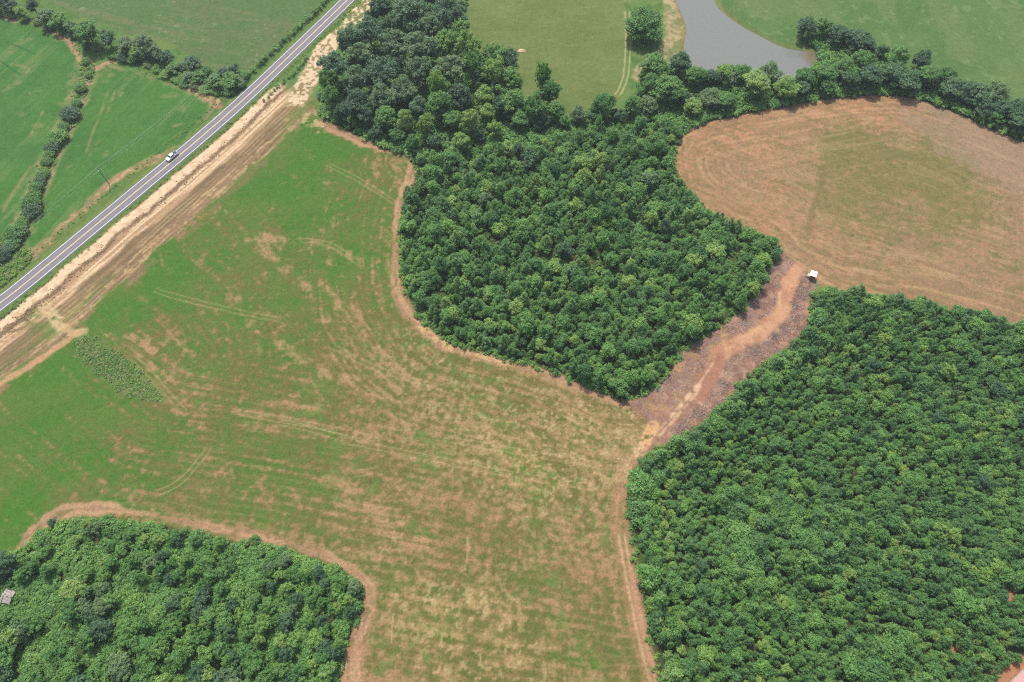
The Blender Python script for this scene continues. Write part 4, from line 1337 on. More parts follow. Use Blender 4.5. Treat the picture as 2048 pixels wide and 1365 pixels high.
# larger trees standing out of the young forest
EMERG = [(1060, 318, 22, 11, 'dark', 'tall dark tree in a group at the north side of the young forest'), (1036, 306, 14, 10, 'dark', 'slim dark tree beside the tall group at the north side of the young forest'), (1014, 300, 18, 9, 'lime', 'yellow-green tree standing by the slim dark tree in the young forest'), (1166, 330, 22, 10, 'lime', 'big yellow-green tree in the upper middle of the young forest'), (1168, 358, 20, 8, 'lime', 'second yellow-green crown just below the big one in the young forest'), (1430, 506, 24, 8, 'lime', 'bright round tree near the clearing end of the young forest'), (1392, 525, 22, 8, 'lime', 'yellow-green tree beside the bright round tree near the clearing'), (1545, 488, 16, 7, 'broad', 'dark green round tree at the tip of the young forest by the hay field'), (1385, 645, 26, 9, 'lime', 'broad bright tree on the clearing edge of the young forest'), (1330, 455, 13, 10, 'dark', 'narrow tall tree near the hay field side of the young forest'), (1300, 360, 20, 9, 'grey', 'grey-green tree in the young forest near the hay field'), (1130, 500, 18, 8, 'dark', 'dark crown in the middle of the young forest'), (900, 320, 20, 9, 'broad', 'leafy tree at the north-west corner of the young forest'), (860, 345, 18, 8, 'broad', 'leafy tree beside the bend of the path, young forest corner'), (1240, 775, 22, 7, 'broad', 'tree at the southern tip of the young forest'), (1290, 755, 18, 7, 'broad', 'tree on the clearing side of the southern tip'), (830, 560, 17, 7, 'broad', 'round tree on the western edge of the young forest'), (815, 420, 15, 6.5, 'dark', 'dark tree on the western edge where the path bends'), (970, 400, 17, 8, 'grey', 'dull grey-green tree in the western half of the young forest'), (1080, 690, 17, 6.5, 'lime', 'yellow-green tree near the southern edge of the young forest')]
for x_, y_, r_, h_, k_, lb in EMERG:
    b_, rm = crown_at(x_, y_, r_, h_, 0.1)
    put_tree(NAME[k_], MED, b_, rm, h_, 3.2, 8.0, k_, lb, group='taller trees of the young forest')
fp = ragged(scatter(FOREST, 2.75, 0.46, 21, 0.4), FOREST, 139)
fp = fp[nz1(fp, 9, 137) > 0.30]
forest('young_tree', 'young_forest', FOREST, fp, YOUNG + PINE[:4], 2.2,
       lambda p, k: (0.5 + 0.45 * k + 0.35 * (k > 0.9)) * (0.6 + 0.8 * nz1(p, 12, 131)), lambda p, k: 0.58 + 0.42 * k + 0.35 * (k > 0.86), 22,
       'young green %s %s of the close stand by the curved field edge', 'dense young mixed trees filling the stand between field and clearing', 'young %s %s of the stand by the curved field edge')
pp_ = ragged(scatter(PINES, 2.15, 0.44, 23, 0.95), PINES, 140)
pp_ = in_view(pp_)
YARD = W([(1968, 1400), (1985, 1356), (2012, 1332), (2050, 1306), (2130, 1280), (2200, 1300), (2200, 1500), (1968, 1500)])
pp_ = pp_[~pts_in_poly(pp_[:, 0], pp_[:, 1], YARD)]
for hx, hy, hr in ((1905, 1300, 2.2), (1925, 1262, 1.8), (1882, 1350, 2.0), (2012, 1198, 1.8)):
    hq = G(hx, hy)
    pp_ = pp_[np.hypot(pp_[:, 0] - hq.x, pp_[:, 1] - hq.y) > hr]
rimp = lambda p: np.exp(-(dist_line(p[:, 0], p[:, 1], PINES, True)[0] / 5.0) ** 2) + 0.8 * sstep(0.6, 0.75, nz1(p, 22, 135))
forest('plantation_tree', 'plantation', PINES, pp_, PINE + YOUNG[:4], 1.9,
       lambda p, k: (0.44 + 0.3 * k + 0.2 * (k > 0.93)) * (0.6 + 0.8 * nz1(p, 14, 133)) * (1 + 0.45 * rimp(p)), lambda p, k: (0.5 + 0.3 * k + 0.32 * (k > 0.9)) * (1 + 0.75 * rimp(p)), 24,
       'young green %s %s of the plantation beside the field track', 'dense rows of young trees covering the plantation', 'young %s %s of the plantation')
bigp = inset(scatter(PINES, 24.0, 0.48, 27), PINES, 3.0)
bigp = in_view(bigp)
bigp = bigp[~pts_in_poly(bigp[:, 0], bigp[:, 1], YARD)]
for i in range(len(bigp)):
    k_ = random.choice(['broad', 'lime', 'dark', 'broad'])
    put_tree(NAME[k_], MED, (bigp[i, 0], bigp[i, 1], 0), random.uniform(2.3, 3.4), random.uniform(6.0, 7.8), 3.2, 8.0, k_, 'larger %s with a broad crown standing out of the plantation' % LOOK[k_], group='larger %s trees of the plantation' % k_)
# thicket
tp = inset(scatter(THICKET, 4.5, 0.47, 25, 0.2), THICKET, 1.4)
keep = nz1(tp, 16, 141) > 0.34
tp = tp[keep]
ix, iy, _ = to_img(np.concatenate([tp, np.zeros((len(tp), 1))], 1))
vis = (ix > -40) & (iy < 1420)
tp, ix, iy = tp[vis], ix[vis], iy[vis]
for i in range(len(tp)):
    q_ = min(1.0, max(0.0, (iy[i] - 1080) / 260)) * min(1.0, max(0.25, 1.1 - ix[i] / 900))
    rm = random.uniform(1.5, 2.4) + 2.6 * q_ * random.uniform(0.3, 1.2)
    hm = random.uniform(4.0, 5.5) + 4.0 * q_
    k_ = random.choices(['oak', 'dark', 'broad', 'lime', 'grey'], [0.6, 1.6, 7, 1.0, 0.5])[0]
    if np.hypot(tp[i, 0] - G(24, 1196).x, tp[i, 1] - G(24, 1196).y) < rm + 3.2:
        continue
    put_tree('thicket_tree', MED, (tp[i, 0], tp[i, 1], 0), rm, hm, 3.2, 8.0, k_, '%s with a rounded crown among shrubs in the scrubby thicket' % LOOK[k_], group='%s trees of the thicket' % k_)
for x_, y_, r_, h_, k_, lb in ((510, 1080, 12, 3.6, 'broad', 'small bright round tree on the path edge of the thicket'), (104, 1045, 10, 3, 'dark', 'small dark bush at the corner of the thicket path'), (14, 1125, 24, 8, 'dark', 'large dark tree beside the ruined shed'), (-8, 1146, 18, 8, 'oak', 'blue-green tree behind the ruined shed'), (40, 1262, 26, 8, 'oak', 'big tree in front of the ruined shed')):
    b_, rm = crown_at(x_, y_, r_, h_, 0.1)
    put_tree(NAME[k_], MED, b_, rm, h_, 3.2, 8.0, k_, lb)


# undergrowth masses
def low_mass(name, pts, s0, s1, variants, label, seed):
    r = np.random.default_rng(seed)
    n = len(pts)
    s = r.uniform(s0, s1, n)
    P3 = np.concatenate([pts, np.full((n, 1), -0.05)], 1)
    mass(name, P3, np.stack([s, s, s * r.uniform(0.7, 1.2, n)], -1), np.stack([0 * s, 0 * s, r.uniform(0, 6.28, n)], -1), variants, label, 'undergrowth')


def in_view(p):
    ix, iy, _ = to_img(np.concatenate([p, np.zeros((len(p), 1))], 1))
    return p[(ix > -60) & (ix < 2110) & (iy > -60) & (iy < 1420)]


u1 = in_view(scatter(THICKET, 1.25, 0.5, 31))
u1 = u1[nz1(u1, 4, 143) > 0.3]
low_mass('undergrowth', u1, 0.7, 1.5, WEED[:2] + BUSH, 'bright green shrubs and vines between the thicket trees', 41)
u2 = np.vstack([in_view(scatter(WOODS, 2.2, 0.5, 33)), in_view(scatter(LINE, 1.9, 0.5, 34))])
low_mass('undergrowth', u2, 0.8, 1.8, BUSH, 'green understorey shrubs below the woods and tree line', 42)
u3 = in_view(scatter(FOREST, 2.6, 0.5, 35))
low_mass('undergrowth', u3, 0.7, 1.3, BUSH + WEED, 'low green shrubs between the young trees of the stand', 43)
WEEDP = W([(152, 676), (172, 670), (192, 674), (216, 692), (248, 712), (286, 742), (310, 770), (331, 802), (314, 806), (276, 801), (238, 787), (211, 768), (183, 743), (158, 718), (144, 694)])
wpts = in_view(scatter(WEEDP * 1.0, 0.62, 0.7, 36))
wpts = wpts[(dist_line(wpts[:, 0], wpts[:, 1], WEEDP, True)[0] + (fbm(wpts[:, 0], wpts[:, 1], 2.5, 261, 2) - 0.5) * 7) > 0.6]
low_mass('weed_patch', wpts, 0.3, 0.75, DRYW[:2] + WEED, 'grey-green weedy patch at the corner of the two fields', 44)
ditch_line = spline(W([(176, 128), (174, 152), (158, 190), (138, 240), (114, 290), (92, 335), (72, 385), (56, 425), (34, 470), (8, 505), (-60, 560)]), 8)
dp = np.repeat(ditch_line, 9, 0) + np.random.default_rng(3).normal(size=(len(ditch_line) * 9, 2)) * 1.5
lo_ = W([(-40, 470), (30, 470), (60, 500), (70, 515), (20, 560), (-40, 600)])
low_mass('ditch_weeds', np.vstack([dp, scatter(lo_, 1.3, 0.5, 37)]), 0.6, 1.3, WEED + DRYW, 'weeds and dry grass along the ditch', 45)
vp = []
for off, st_ in ((-9.5, 1.0), (5.6, 1.1)):
    ln = offset_line(ROADF, off)
    vp.append(ln + np.random.default_rng(int(off * 10) + 200).normal(size=ln.shape) * 0.7)
hedge_base = np.vstack([np.array([(p.x, p.y) for p in along([(180, 118), (250, 128), (330, 160), (400, 185), (450, 195), (490, 165)], 0.9, 1.6)]), np.array([(p.x, p.y) for p in along([(0, 32), (60, 38), (130, 72), (170, 112)], 0.9, 1.4)])])
low_mass('verge_weeds', in_view(np.vstack(vp + [hedge_base])), 0.4, 0.8, WEED, 'tufted green weeds along the verges and hedge foot', 46)
# plantation and forest margins
em = []
yard_ok = lambda p: p[~pts_in_poly(p[:, 0], p[:, 1], YARD)]
for poly, dd_ in ((FOREST, 0.4), (PINES, 0.4)):
    cl = np.vstack([poly, poly[:1]])
    for a_, b2 in zip(cl[:-1], cl[1:]):
        L_ = np.linalg.norm(b2 - a_)
        for t_ in np.arange(0, L_, 1.0):
            em.append(a_ + (b2 - a_) * t_ / L_ + np.random.default_rng(len(em)).normal(size=2) * 0.6)
low_mass('margin_weeds', yard_ok(in_view(np.array(em))), 0.5, 1.2, WEED + BUSH[:1], 'green weeds along the forest margins', 47)
# ------------------------------------------------------------------ small built things
def mesh_from(bm, name, m, parent=None, loc=(0, 0, 0), bev=0.0):
    if bev:
        bmesh.ops.bevel(bm, geom=bm.edges[:], offset=bev, segments=2, affect='EDGES', clamp_overlap=True)
    bmesh.ops.recalc_face_normals(bm, faces=bm.faces[:])
    me = bpy.data.meshes.new(name)
    bm.to_mesh(me)
    bm.free()
    me.materials.append(m)
    o = bpy.data.objects.new(name, me)
    o.location = loc
    return link(o, parent)


def add_box(bm, c, s, rot=None):
    mtx = Matrix.Translation(c)
    if rot is not None: mtx = mtx @ rot
    return bmesh.ops.create_cube(bm, size=1.0, matrix=mtx @ Matrix.Diagonal((s[0], s[1], s[2], 1)))['verts']


def add_bar(bm, a, b, wdt):
    a, b = Vector(a), Vector(b)
    d = b - a
    return add_box(bm, (a + b) / 2, (wdt, wdt, d.length), d.to_track_quat('Z', 'Y').to_matrix().to_4x4())


def prism(bm, prof, y0, y1):
    """side profile (x, z) extruded across y"""
    a = [bm.verts.new((x, y0, z)) for x, z in prof]
    b = [bm.verts.new((x, y1, z)) for x, z in prof]
    n = len(prof)
    bm.faces.new(a)
    bm.faces.new(b[::-1])
    for i in range(n):
        bm.faces.new((a[i], b[i], b[(i + 1) % n], a[(i + 1) % n]))


# --- pickup truck driving down the road
paint = mat('white_car_paint', (0.74, 0.75, 0.76), 0.25, spec=0.6)
glass = mat('dark_glass', (0.02, 0.025, 0.03), 0.08, spec=0.6)
black = mat('black_plastic', (0.025, 0.025, 0.028), 0.6)
rubber = mat('rubber', (0.03, 0.03, 0.03), 0.85)
chrome = mat('bright_metal', (0.6, 0.6, 0.62), 0.3, metal=0.8)
lampm = mat('lamp_lens', (0.7, 0.7, 0.68), 0.15)
redm = mat('red_lens', (0.45, 0.03, 0.02), 0.2)
tp0, tp1 = G(352, 312), G(342, 320)
ri = np.argmin(np.linalg.norm(ROADF - np.array(G(350, 318)[:2]), axis=1))
tang = ROADF[ri - 2] - ROADF[ri + 2]
tang /= np.linalg.norm(tang)
nrm_ = np.array([tang[1], -tang[0]])     # right-hand side of travel
ctr = ROADF[ri] + nrm_ * 1.55
T = empty('pickup_truck', (ctr[0], ctr[1], 0.07), math.atan2(tang[1], tang[0]))
tag(T, 'white crew cab pickup truck with a black bed on the road', 'pickup truck')
bm = bmesh.new()
prism(bm, [(-2.85, 0.5), (2.75, 0.45), (2.88, 0.6), (2.86, 0.95), (2.7, 1.08), (1.45, 1.2), (-2.8, 1.2), (-2.87, 1.0)], -0.98, 0.98)
body = mesh_from(bm, 'body', paint, T, bev=0.05)
bm = bmesh.new()
vs = [bm.verts.new(p) for p in [(1.5, -0.94, 1.15), (1.5, 0.94, 1.15), (-1.15, 0.94, 1.15), (-1.15, -0.94, 1.15), (0.75, -0.74, 1.86), (0.75, 0.74, 1.86), (-0.92, 0.74, 1.88), (-0.92, -0.74, 1.88)]]
for fc in ((0, 1, 5, 4), (1, 2, 6, 5), (2, 3, 7, 6), (3, 0, 4, 7), (4, 5, 6, 7), (3, 2, 1, 0)):
    bm.faces.new([vs[i] for i in fc])
mesh_from(bm, 'cab', paint, T, bev=0.04)


def pane(name, pts, parent, off):
    bm = bmesh.new()
    vs = [bm.verts.new(Vector(p) + Vector(off)) for p in pts]
    f_ = bm.faces.new(vs)
    r_ = bmesh.ops.extrude_face_region(bm, geom=[f_])
    for v_ in [g for g in r_['geom'] if isinstance(g, bmesh.types.BMVert)]:
        v_.co -= Vector(off) * 0.9
    return mesh_from(bm, name, glass, parent)


pane('windshield', [(1.42, -0.84, 1.22), (1.42, 0.84, 1.22), (0.82, 0.68, 1.79), (0.82, -0.68, 1.79)], T, (0.02, 0, 0.02))
pane('rear_window', [(-1.13, 0.8, 1.25), (-1.13, -0.8, 1.25), (-0.95, -0.66, 1.78), (-0.95, 0.66, 1.78)], T, (-0.02, 0, 0.01))
for s in (-1, 1):
    pane('side_window', [(1.2, s * 0.92, 1.26), (0.72, s * 0.78, 1.76), (0.2, s * 0.78, 1.76), (0.2, s * 0.92, 1.26)], T, (0, s * 0.02, 0.01))
    pane('side_window', [(0.08, s * 0.92, 1.26), (0.08, s * 0.78, 1.76), (-0.78, s * 0.78, 1.76), (-0.95, s * 0.92, 1.26)], T, (0, s * 0.02, 0.01))
bm = bmesh.new()
add_box(bm, (-2.0, 0, 1.205), (1.56, 1.62, 0.03))
mesh_from(bm, 'bed_liner', black, T)
for s in (-1, 1):
    bm = bmesh.new()
    add_box(bm, (-2.0, s * 0.9, 1.24), (1.66, 0.12, 0.09))
    mesh_from(bm, 'bed_rail', paint, T, bev=0.02)
bm = bmesh.new()
add_box(bm, (-2.84, 0, 1.1), (0.08, 1.7, 0.36))
mesh_from(bm, 'tailgate', paint, T, bev=0.02)
bm = bmesh.new()
add_box(bm, (2.9, 0, 0.55), (0.14, 1.86, 0.24))
mesh_from(bm, 'front_bumper', chrome, T, bev=0.03)
bm = bmesh.new()
add_box(bm, (2.87, 0, 0.84), (0.06, 1.15, 0.26))
mesh_from(bm, 'grille', black, T)
bm = bmesh.new()
add_box(bm, (-2.93, 0, 0.6), (0.12, 1.8, 0.2))
mesh_from(bm, 'rear_bumper', chrome, T, bev=0.03)
for s in (-1, 1):
    bm = bmesh.new()
    add_box(bm, (2.83, s * 0.76, 0.86), (0.1, 0.32, 0.2))
    mesh_from(bm, 'headlight', lampm, T, bev=0.02)
    bm = bmesh.new()
    add_box(bm, (-2.84, s * 0.9, 1.0), (0.08, 0.14, 0.36))
    mesh_from(bm, 'tail_light', redm, T)
    bm = bmesh.new()
    add_box(bm, (1.15, s * 1.08, 1.3), (0.12, 0.22, 0.2))
    mesh_from(bm, 'mirror', black, T, bev=0.02)
    for xw in (1.8, -1.75):
        bm = bmesh.new()
        rotx = Matrix.Rotation(math.pi / 2, 4, 'X')
        bmesh.ops.create_cone(bm, cap_ends=True, segments=20, radius1=0.39, radius2=0.39, depth=0.28, matrix=rotx)
        wheel = mesh_from(bm, 'wheel', rubber, T, (xw, s * 0.88, 0.39), bev=0.03)
        bm = bmesh.new()
        bmesh.ops.create_cone(bm, cap_ends=True, segments=16, radius1=0.24, radius2=0.2, depth=0.05, matrix=rotx)
        mesh_from(bm, 'rim', chrome, wheel, (0, s * 0.15, 0))

# --- raised hunting blind at the clearing end
wood = mat('weathered_wood', (0.16, 0.13, 0.11), 0.9, var=0.3, scale=5, bump=0.3)
palew = mat('pale_wood', (0.42, 0.36, 0.28), 0.85, var=0.25, scale=6)
roofw = mat('white_roof_sheet', (0.82, 0.83, 0.84), 0.5, var=0.05, scale=3)
bb = G(1622, 556)
B = empty('hunting_blind', (bb.x, bb.y, 0), R(-22))
tag(B, 'dark wooden hunting blind with a white roof on posts by the hay field', 'hunting blind')
bm = bmesh.new()
add_box(bm, (0, 0, 2.05), (1.9, 2.0, 1.5))
cabin = mesh_from(bm, 'cabin', wood, B)
for y_ in (-1, 1):
    for x_ in (-0.45, 0.45):
        bm = bmesh.new()
        add_box(bm, (x_, y_ * 1.005, 2.3), (0.5, 0.03, 0.4))
        mesh_from(bm, 'window', glass, cabin)
bm = bmesh.new()
add_box(bm, (0, 0, 2.9), (2.45, 2.6, 0.06), Matrix.Rotation(R(4), 4, 'X'))
rf = mesh_from(bm, 'roof', roofw, B)
for k in range(6):
    bm = bmesh.new()
    add_box(bm, (-1.1 + k * 0.44, 0, 2.945), (0.05, 2.6, 0.03), Matrix.Rotation(R(4), 4, 'X'))
    mesh_from(bm, 'rib', roofw, rf)
for sx in (-1, 1):
    for sy in (-1, 1):
        bm = bmesh.new()
        add_bar(bm, (sx * 1.1, sy * 1.15, 0), (sx * 0.85, sy * 0.9, 1.35), 0.13)
        mesh_from(bm, 'post', palew, B)
bm = bmesh.new()
add_bar(bm, (-1.1, -1.15, 0.25), (0.9, -0.95, 1.2), 0.08)
add_bar(bm, (-1.1, 1.15, 0.25), (0.9, 0.95, 1.2), 0.08)
mesh_from(bm, 'brace', palew, B)
bm = bmesh.new()
add_box(bm, (-1.35, 0, 1.3), (0.9, 1.5, 0.06))
mesh_from(bm, 'deck', palew, B)
bm = bmesh.new()
for s in (-0.28, 0.28):
    add_bar(bm, (-2.7, s, 0), (-1.75, s, 1.6), 0.09)
lad = mesh_from(bm, 'ladder', palew, B)
for k in range(5):
    bm = bmesh.new()
    t_ = 0.12 + k * 0.19
    add_bar(bm, (-2.7 + 0.95 * t_, -0.28, 1.6 * t_), (-2.7 + 0.95 * t_, 0.28, 1.6 * t_), 0.07)
    mesh_from(bm, 'rung', palew, lad)

# --- utility poles and wires
polem = mat('pole_wood', (0.11, 0.09, 0.075), 0.9, var=0.2, scale=4)
steel = mat('grey_steel', (0.35, 0.36, 0.37), 0.5, metal=0.5)
pdir = np.array(G(376, 192, 9)[:2]) - np.array(G(195, 338, 9)[:2])
pdir /= np.linalg.norm(pdir)
pang = math.atan2(pdir[1], pdir[0])
p0 = np.array(G(218, 368)[:2])
tops = []
for k, (q, lb) in enumerate(((p0, 'wooden utility pole with a crossarm standing in the verge beside the road'), (p0 + pdir * 74, 'wooden utility pole with a crossarm standing among the hedgerow trees'), (p0 - pdir * 78, None))):
    if k == 2:
        lb = 'wooden utility pole with a crossarm further down the road'
    U = empty('utility_pole', (q[0], q[1], 0), pang)
    tag(U, lb, 'utility pole', 'utility poles along the road')
    bm = bmesh.new()
    bmesh.ops.create_cone(bm, cap_ends=True, segments=10, radius1=0.17, radius2=0.11, depth=10.0, matrix=Matrix.Translation((0, 0, 4.6)))
    mesh_from(bm, 'pole', polem, U)
    bm = bmesh.new()
    add_box(bm, (0.14, 0, 9.0), (0.1, 2.2, 0.12))
    mesh_from(bm, 'crossarm', polem, U)
    for yy in (-1.0, 0.0, 1.0):
        bm = bmesh.new()
        bmesh.ops.create_cone(bm, cap_ends=True, segments=8, radius1=0.06, radius2=0.04, depth=0.2, matrix=Matrix.Translation((0.14, yy, 9.16 if yy else 9.7)))
        mesh_from(bm, 'insulator', steel, U)
    if k == 0:
        bm = bmesh.new()
        bmesh.ops.create_cone(bm, cap_ends=True, segments=12, radius1=0.24, radius2=0.24, depth=0.8, matrix=Matrix.Translation((-0.35, 0, 7.9)))
        mesh_from(bm, 'transformer', steel, U)
    sv = np.array([-pdir[1], pdir[0]])
    tops.append([np.array([*(q + sv * yy + pdir * 0.14), 9.26 if yy else 9.8]) for yy in (-1.0, 0.0, 1.0)])
cabm = mat('wire_metal', (0.30, 0.31, 0.32), 0.4, metal=0.4)
for a_, b2, where in ((0, 1, 'over the green crop field'), (0, 2, 'over the lower verge')):
    for j, wn in enumerate(('road-side', 'middle', 'field-side')):
        A_, B_ = tops[a_][j], tops[b2][j]
        pts_ = [A_ + (B_ - A_) * t_ - np.array([0, 0, 1.1 * 4 * t_ * (1 - t_)]) for t_ in np.linspace(0, 1, 17)]
        v_, f_ = tube(pts_, [0.022] * 17, 4)
        o = link(bpy.data.objects.new('power_line', build_mesh('power_line', v_, f_, [cabm])))
        tag(o, 'thin %s overhead wire strung %s' % (wn, where), 'wire', 'overhead wires')

# --- collapsed shed in the thicket
tin = mat('rusty_tin', (0.24, 0.21, 0.185), 0.7, var=0.45, scale=1.5, bump=0.3)
sc_ = G(24, 1196)
Sd = empty('ruined_shed', (sc_.x, sc_.y, 0), R(-14))
Sd.scale = (0.82, 0.82, 0.9)
tag(Sd, 'small ruined shed with a grey rusty tin roof overgrown by trees', 'shed')
for nm, c_, s_ in (('wall', (0, -2.15, 1.2), (3.6, 0.12, 2.4)), ('wall', (0, 2.15, 1.2), (3.6, 0.12, 2.4)), ('wall', (-1.75, 0, 1.2), (0.12, 4.2, 2.4)), ('wall', (1.75, 0, 1.2), (0.12, 4.2, 2.4))):
    bm = bmesh.new()
    add_box(bm, c_, s_)
    mesh_from(bm, nm, wood, Sd)
for k in range(5):
    for half_ in (0, 1):
        bm = bmesh.new()
        dz = random.uniform(-0.12, 0.12)
        rt = Matrix.Rotation(R(random.uniform(-4, 4)), 4, 'Z') @ Matrix.Rotation(R((-12 if half_ else 12) + random.uniform(-3, 3)), 4, 'X')
        add_box(bm, (-1.7 + 0.85 * k, (1.2 if half_ else -1.2), 2.72 + dz), (0.9, 2.55 + random.uniform(-.4, .2), 0.04), rt)
        mesh_from(bm, 'roof_sheet', tin, Sd)

# --- house corner at the edge of the plantation
pink = mat('faded_red_roof', tuple(lin((214, 160, 158)) * ALB), 0.5, var=0.08, scale=1)
side = mat('pale_siding', (0.5, 0.48, 0.44), 0.8, var=0.1, scale=2)
e0, e1 = np.array(G(2022, 1369, 3)[:2]), np.array(G(2060, 1331, 3)[:2])
ux = (e1 - e0) / np.linalg.norm(e1 - e0)
uy = np.array([ux[1], -ux[0]])
hc_ = e0 + ux * 4.0 + uy * 4.0
Hs = empty('farmhouse', (hc_[0], hc_[1], 0), math.atan2(ux[1], ux[0]))
tag(Hs, 'building with a faded pink metal roof at the corner of the plantation', 'house')
bm = bmesh.new()
prism(bm, [(-3.6, 0), (3.6, 0), (3.6, 2.7), (0, 4.3), (-3.6, 2.7)], -5.6, 5.6)
wl = mesh_from(bm, 'wall', side, Hs)
wl.rotation_euler = (0, 0, math.pi / 2)
for s in (-1, 1):
    bm = bmesh.new()
    ang = math.atan2(1.6, 3.6)
    add_box(bm, (0, s * 2.02, 3.62), (11.8, 4.5, 0.06), Matrix.Rotation(-s * ang, 4, 'X'))
    rf = mesh_from(bm, 'roof', pink, Hs)
    for k in range(14):
        bm = bmesh.new()
        add_box(bm, (-5.85 + k * 0.9, s * 2.02, 3.665), (0.05, 4.5, 0.05), Matrix.Rotation(-s * ang, 4, 'X'))
        mesh_from(bm, 'seam', pink, rf)
for k, (xx, yy) in enumerate(((-5.62, 1.2), (-5.62, -1.4))):
    bm = bmesh.new()
    add_box(bm, (xx, yy, 1.5), (0.06, 0.9, 1.1))
    mesh_from(bm, 'window', glass, Hs)

# --- soil mound in the pasture
bm = bmesh.new()
bmesh.ops.create_icosphere(bm, subdivisions=3, radius=1.0)
for v_ in bm.verts:
    k_ = 1 + 0.5 * (float(vnoise(np.array([v_.co.x * 2 + 5]), np.array([v_.co.y * 2 + v_.co.z + 9]), 3)[0]) - 0.5)
    v_.co = Vector((v_.co.x * 1.45 * k_, v_.co.y * 1.2 * k_, v_.co.z * 0.5 * k_))
o = mesh_from(bm, 'soil_mound', mat('pale_soil', tuple(lin((226, 196, 166)) * ALB), 0.95, var=0.25, scale=2.5, bump=0.5), None, (pS.x, pS.y, 0.0))
tag(o, 'small pale soil mound in the middle of the olive pasture', 'mound')

# --- logging slash in the clearing
stick = mat('bleached_branch', (0.36, 0.325, 0.31), 0.9, var=0.25, scale=3)
stick2 = mat('brown_slash', (0.24, 0.165, 0.135), 0.9, var=0.35, scale=1.0)
rs = np.random.default_rng(77)


def branch(L, r, forks):
    """forked dead branch lying along +x"""
    parts = []
    z = r
    pts_ = [(0, 0, z), (L * 0.35, rs.normal() * L * 0.04, z + 0.1), (L * 0.7, rs.normal() * L * 0.06, z + 0.12), (L, rs.normal() * L * 0.08, z + 0.1)]
    parts.append(tube(pts_, [r, r * 0.8, r * 0.55, r * 0.25], 5))
    for k in range(forks):
        i = rs.integers(1, 3)
        a = pts_[i]
        an = rs.choice([-1, 1]) * rs.uniform(0.5, 1.1)
        l2 = L * rs.uniform(0.2, 0.45)
        parts.append(tube([a, (a[0] + math.cos(an) * l2 * .5, a[1] + math.sin(an) * l2 * .5, a[2] + 0.15), (a[0] + math.cos(an) * l2, a[1] + math.sin(an) * l2, a[2] + 0.2)], [r * 0.6, r * 0.4, r * 0.15], 4))
    return join(parts)


def side_of_track(p):
    return float(np.interp(0, [0, 1], [0, 1]))


cand = scatter(CLEARING, 0.58, 0.5, 55)
dtr, _, _ = dist_line(cand[:, 0], cand[:, 1], spline(W([(1596, 538), (1582, 560), (1570, 585), (1566, 615), (1545, 645), (1508, 670), (1462, 694), (1440, 712), (1424, 745), (1400, 775), (1372, 808), (1340, 840), (1300, 880), (1270, 915)]), 6))
cand = cand[dtr > 3.2]
dens = fbm(cand[:, 0], cand[:, 1], 5, 151, 3)
cand = cand[dens > 0.42]
parts = []
for p in cand:
    L_ = rs.uniform(0.6, 1.9)
    v_, f_ = tube([(0, 0, 0.06), (L_ * .5, rs.normal() * .08, 0.16), (L_, rs.normal() * .1, 0.12 + rs.uniform(0, .3))], [0.035, 0.028, 0.012], 3)
    an = rs.uniform(0, 6.28)
    c_, s_ = math.cos(an), math.sin(an)
    v_ = np.stack([v_[:, 0] * c_ - v_[:, 1] * s_ + p[0], v_[:, 0] * s_ + v_[:, 1] * c_ + p[1], v_[:, 2]], -1)
    parts.append((v_, f_))
v_, f_ = join(parts)
mi_ = (rs.random(len(parts)) < 0.45).astype(int).repeat(6)
o = link(bpy.data.objects.new('logging_slash', build_mesh('logging_slash', v_, f_, [stick2, stick], mi_)))
tag(o, 'brushwood and small dead sticks littering the clearing on both sides of the track', 'brushwood', kind='stuff')
BR = [build_mesh('dead_branch', *branch(1.0 * L_, 0.065, 7), [stick]) for L_ in (3.2, 4.2, 5.2, 3.6, 4.6)]
spots = [(1492, 636, .5), (1500, 622, .9), (1478, 652, .3), (1545, 540, 1.4), (1552, 520, .9), (1335, 765, 1.5), (1340, 745, 1.2), (1350, 720, .7), (1600, 600, .6), (1592, 618, 1.2), (1606, 585, .4), (1585, 640, .8), (1570, 660, .2), (1560, 676, 1.1), (1520, 690, .5), (1505, 708, 1.3), (1460, 742, .9), (1452, 760, 1.4), (1432, 775, .6), (1440, 790, 1.1), (1395, 830, .3), (1405, 822, .9), (1375, 845, 1.2), (1360, 860, .5), (1445, 655, .2), (1420, 670, .5), (1320, 790, 1.0), (1305, 785, .3), (1575, 690, .1), (1480, 722, .7)]
far_ = cand[rs.permutation(len(cand))[:12]]
fx_, fy_, _ = to_img(np.concatenate([far_, np.zeros((len(far_), 1))], 1))
spots += [(a_, b2, rs.uniform(0, 3.1)) for a_, b2 in zip(fx_, fy_)]
for k, (x_, y_, an) in enumerate(spots):
    p = G(x_, y_)
    o = bpy.data.objects.new('dead_branch', BR[k % 5])
    o.location = (p.x, p.y, 0.02)
    o.rotation_euler = (0, 0, an)
    link(o)
    tag(o, 'pale forked dead branch lying among brushwood in the clearing', 'branch', 'dead branches in the clearing')
piles = [(1590, 612, 'beside the upper track bend'), (1600, 585, 'nearest the hunting blind'), (1552, 672, 'on the plantation side of the upper bend'), (1492, 634, 'under the young stand above the track'), (1512, 706, 'at the middle of the plantation side'), (1452, 768, 'on the plantation side below the bend'), (1338, 758, 'by the southern tip of the young stand'), (1400, 826, 'low on the plantation side'), (1360, 858, 'at the lower end of the clearing'), (1546, 536, 'by the tip of the young stand near the hay field')]
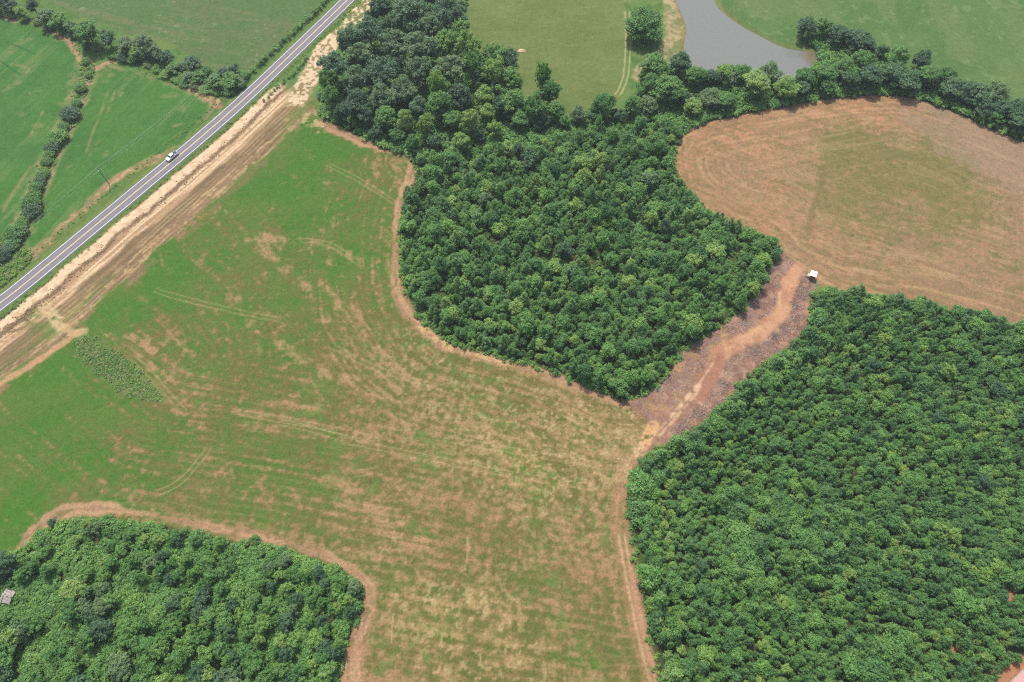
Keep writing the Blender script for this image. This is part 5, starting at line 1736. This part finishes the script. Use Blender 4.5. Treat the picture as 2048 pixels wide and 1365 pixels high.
for x_, y_, wh in piles:
    p = G(x_, y_)
    parts = []
    for k in range(60):
        L_ = rs.uniform(1.0, 2.6)
        q_ = rs.normal(size=2) * np.array([1.5, 0.9])
        an, ti = rs.uniform(0, 6.28), rs.uniform(-0.25, 0.45)
        zz = max(0.05, 0.75 * math.exp(-(q_[0] ** 2 / 4 + q_[1] ** 2 / 1.6)) * rs.uniform(0.2, 1.0))
        e_ = (math.cos(an) * math.cos(ti) * L_, math.sin(an) * math.cos(ti) * L_, math.sin(ti) * L_)
        parts.append(tube([(q_[0], q_[1], zz), (q_[0] + e_[0] * .5, q_[1] + e_[1] * .5, max(0.05, zz + e_[2] * .5 + .05)), (q_[0] + e_[0], q_[1] + e_[1], max(0.04, zz + e_[2]))], [0.045, 0.03, 0.012], 4))
    v_, f_ = join(parts)
    mi_ = (rs.random(len(parts)) < 0.22).astype(int).repeat(8)
    o = link(bpy.data.objects.new('brush_pile', build_mesh('brush_pile', v_, f_, [stick2, stick], mi_)))
    o.location = (p.x, p.y, 0)
    o.rotation_euler = (0, 0, rs.uniform(0, 3.1))
    tag(o, 'tangled pile of dead branches %s' % wh, 'brush pile', 'brush piles in the clearing')
# small stumps, rocks along the sand strip: clods of turned soil
clod = mat('soil_clod', tuple(lin((164, 136, 100)) * ALB), 0.95, var=0.3, scale=2)
parts = []
ln = offset_line(ROADF, 12.4)
for p in ln:
    for j in range(4):
        q = p + rs.normal(size=2) * np.array([1.1, 1.1])
        ixx, iyy, _ = to_img(np.array([q[0], q[1], 0]))
        if iyy < 190 or iyy > 760: continue
        s_ = rs.uniform(0.1, 0.28)
        base_ = np.array([[-1, -1, 0], [1, -1, 0], [1, 1, 0], [-1, 1, 0], [-.5, -.5, 1], [.5, -.5, 1], [.5, .5, 1], [-.5, .5, 1]]) * s_ * rs.uniform(.7, 1.2, (8, 3)) + np.array([q[0], q[1], -0.03])
        parts.append((base_, np.array([(0, 1, 5, 4), (1, 2, 6, 5), (2, 3, 7, 6), (3, 0, 4, 7), (4, 5, 6, 7)])))
v_, f_ = join(parts)
o = link(bpy.data.objects.new('soil_clods', build_mesh('soil_clods', v_, f_, [clod])))
tag(o, 'clods of turned brown soil in a line along the sand strip', 'soil clods', kind='stuff')

# ------------------------------------------------------------------ summer haze
hz = bpy.data.materials.new('haze_air')
hz.use_nodes = True
n_, l_ = hz.node_tree.nodes, hz.node_tree.links
n_.clear()
ho = n_.new('ShaderNodeOutputMaterial')
pv = n_.new('ShaderNodeVolumePrincipled')
pv.inputs['Color'].default_value = (0.82, 0.91, 1.0, 1)
pv.inputs['Density'].default_value = 0.00013
pv.inputs['Anisotropy'].default_value = 0.2
l_.new(pv.outputs[0], ho.inputs['Volume'])
bm = bmesh.new()
add_box(bm, (0, 0, 118), (11000, 11000, 240))
o = mesh_from(bm, 'haze', hz)
o['kind'] = 'stuff'
tag(o, 'thin pale summer haze in the air over the whole land', 'haze')
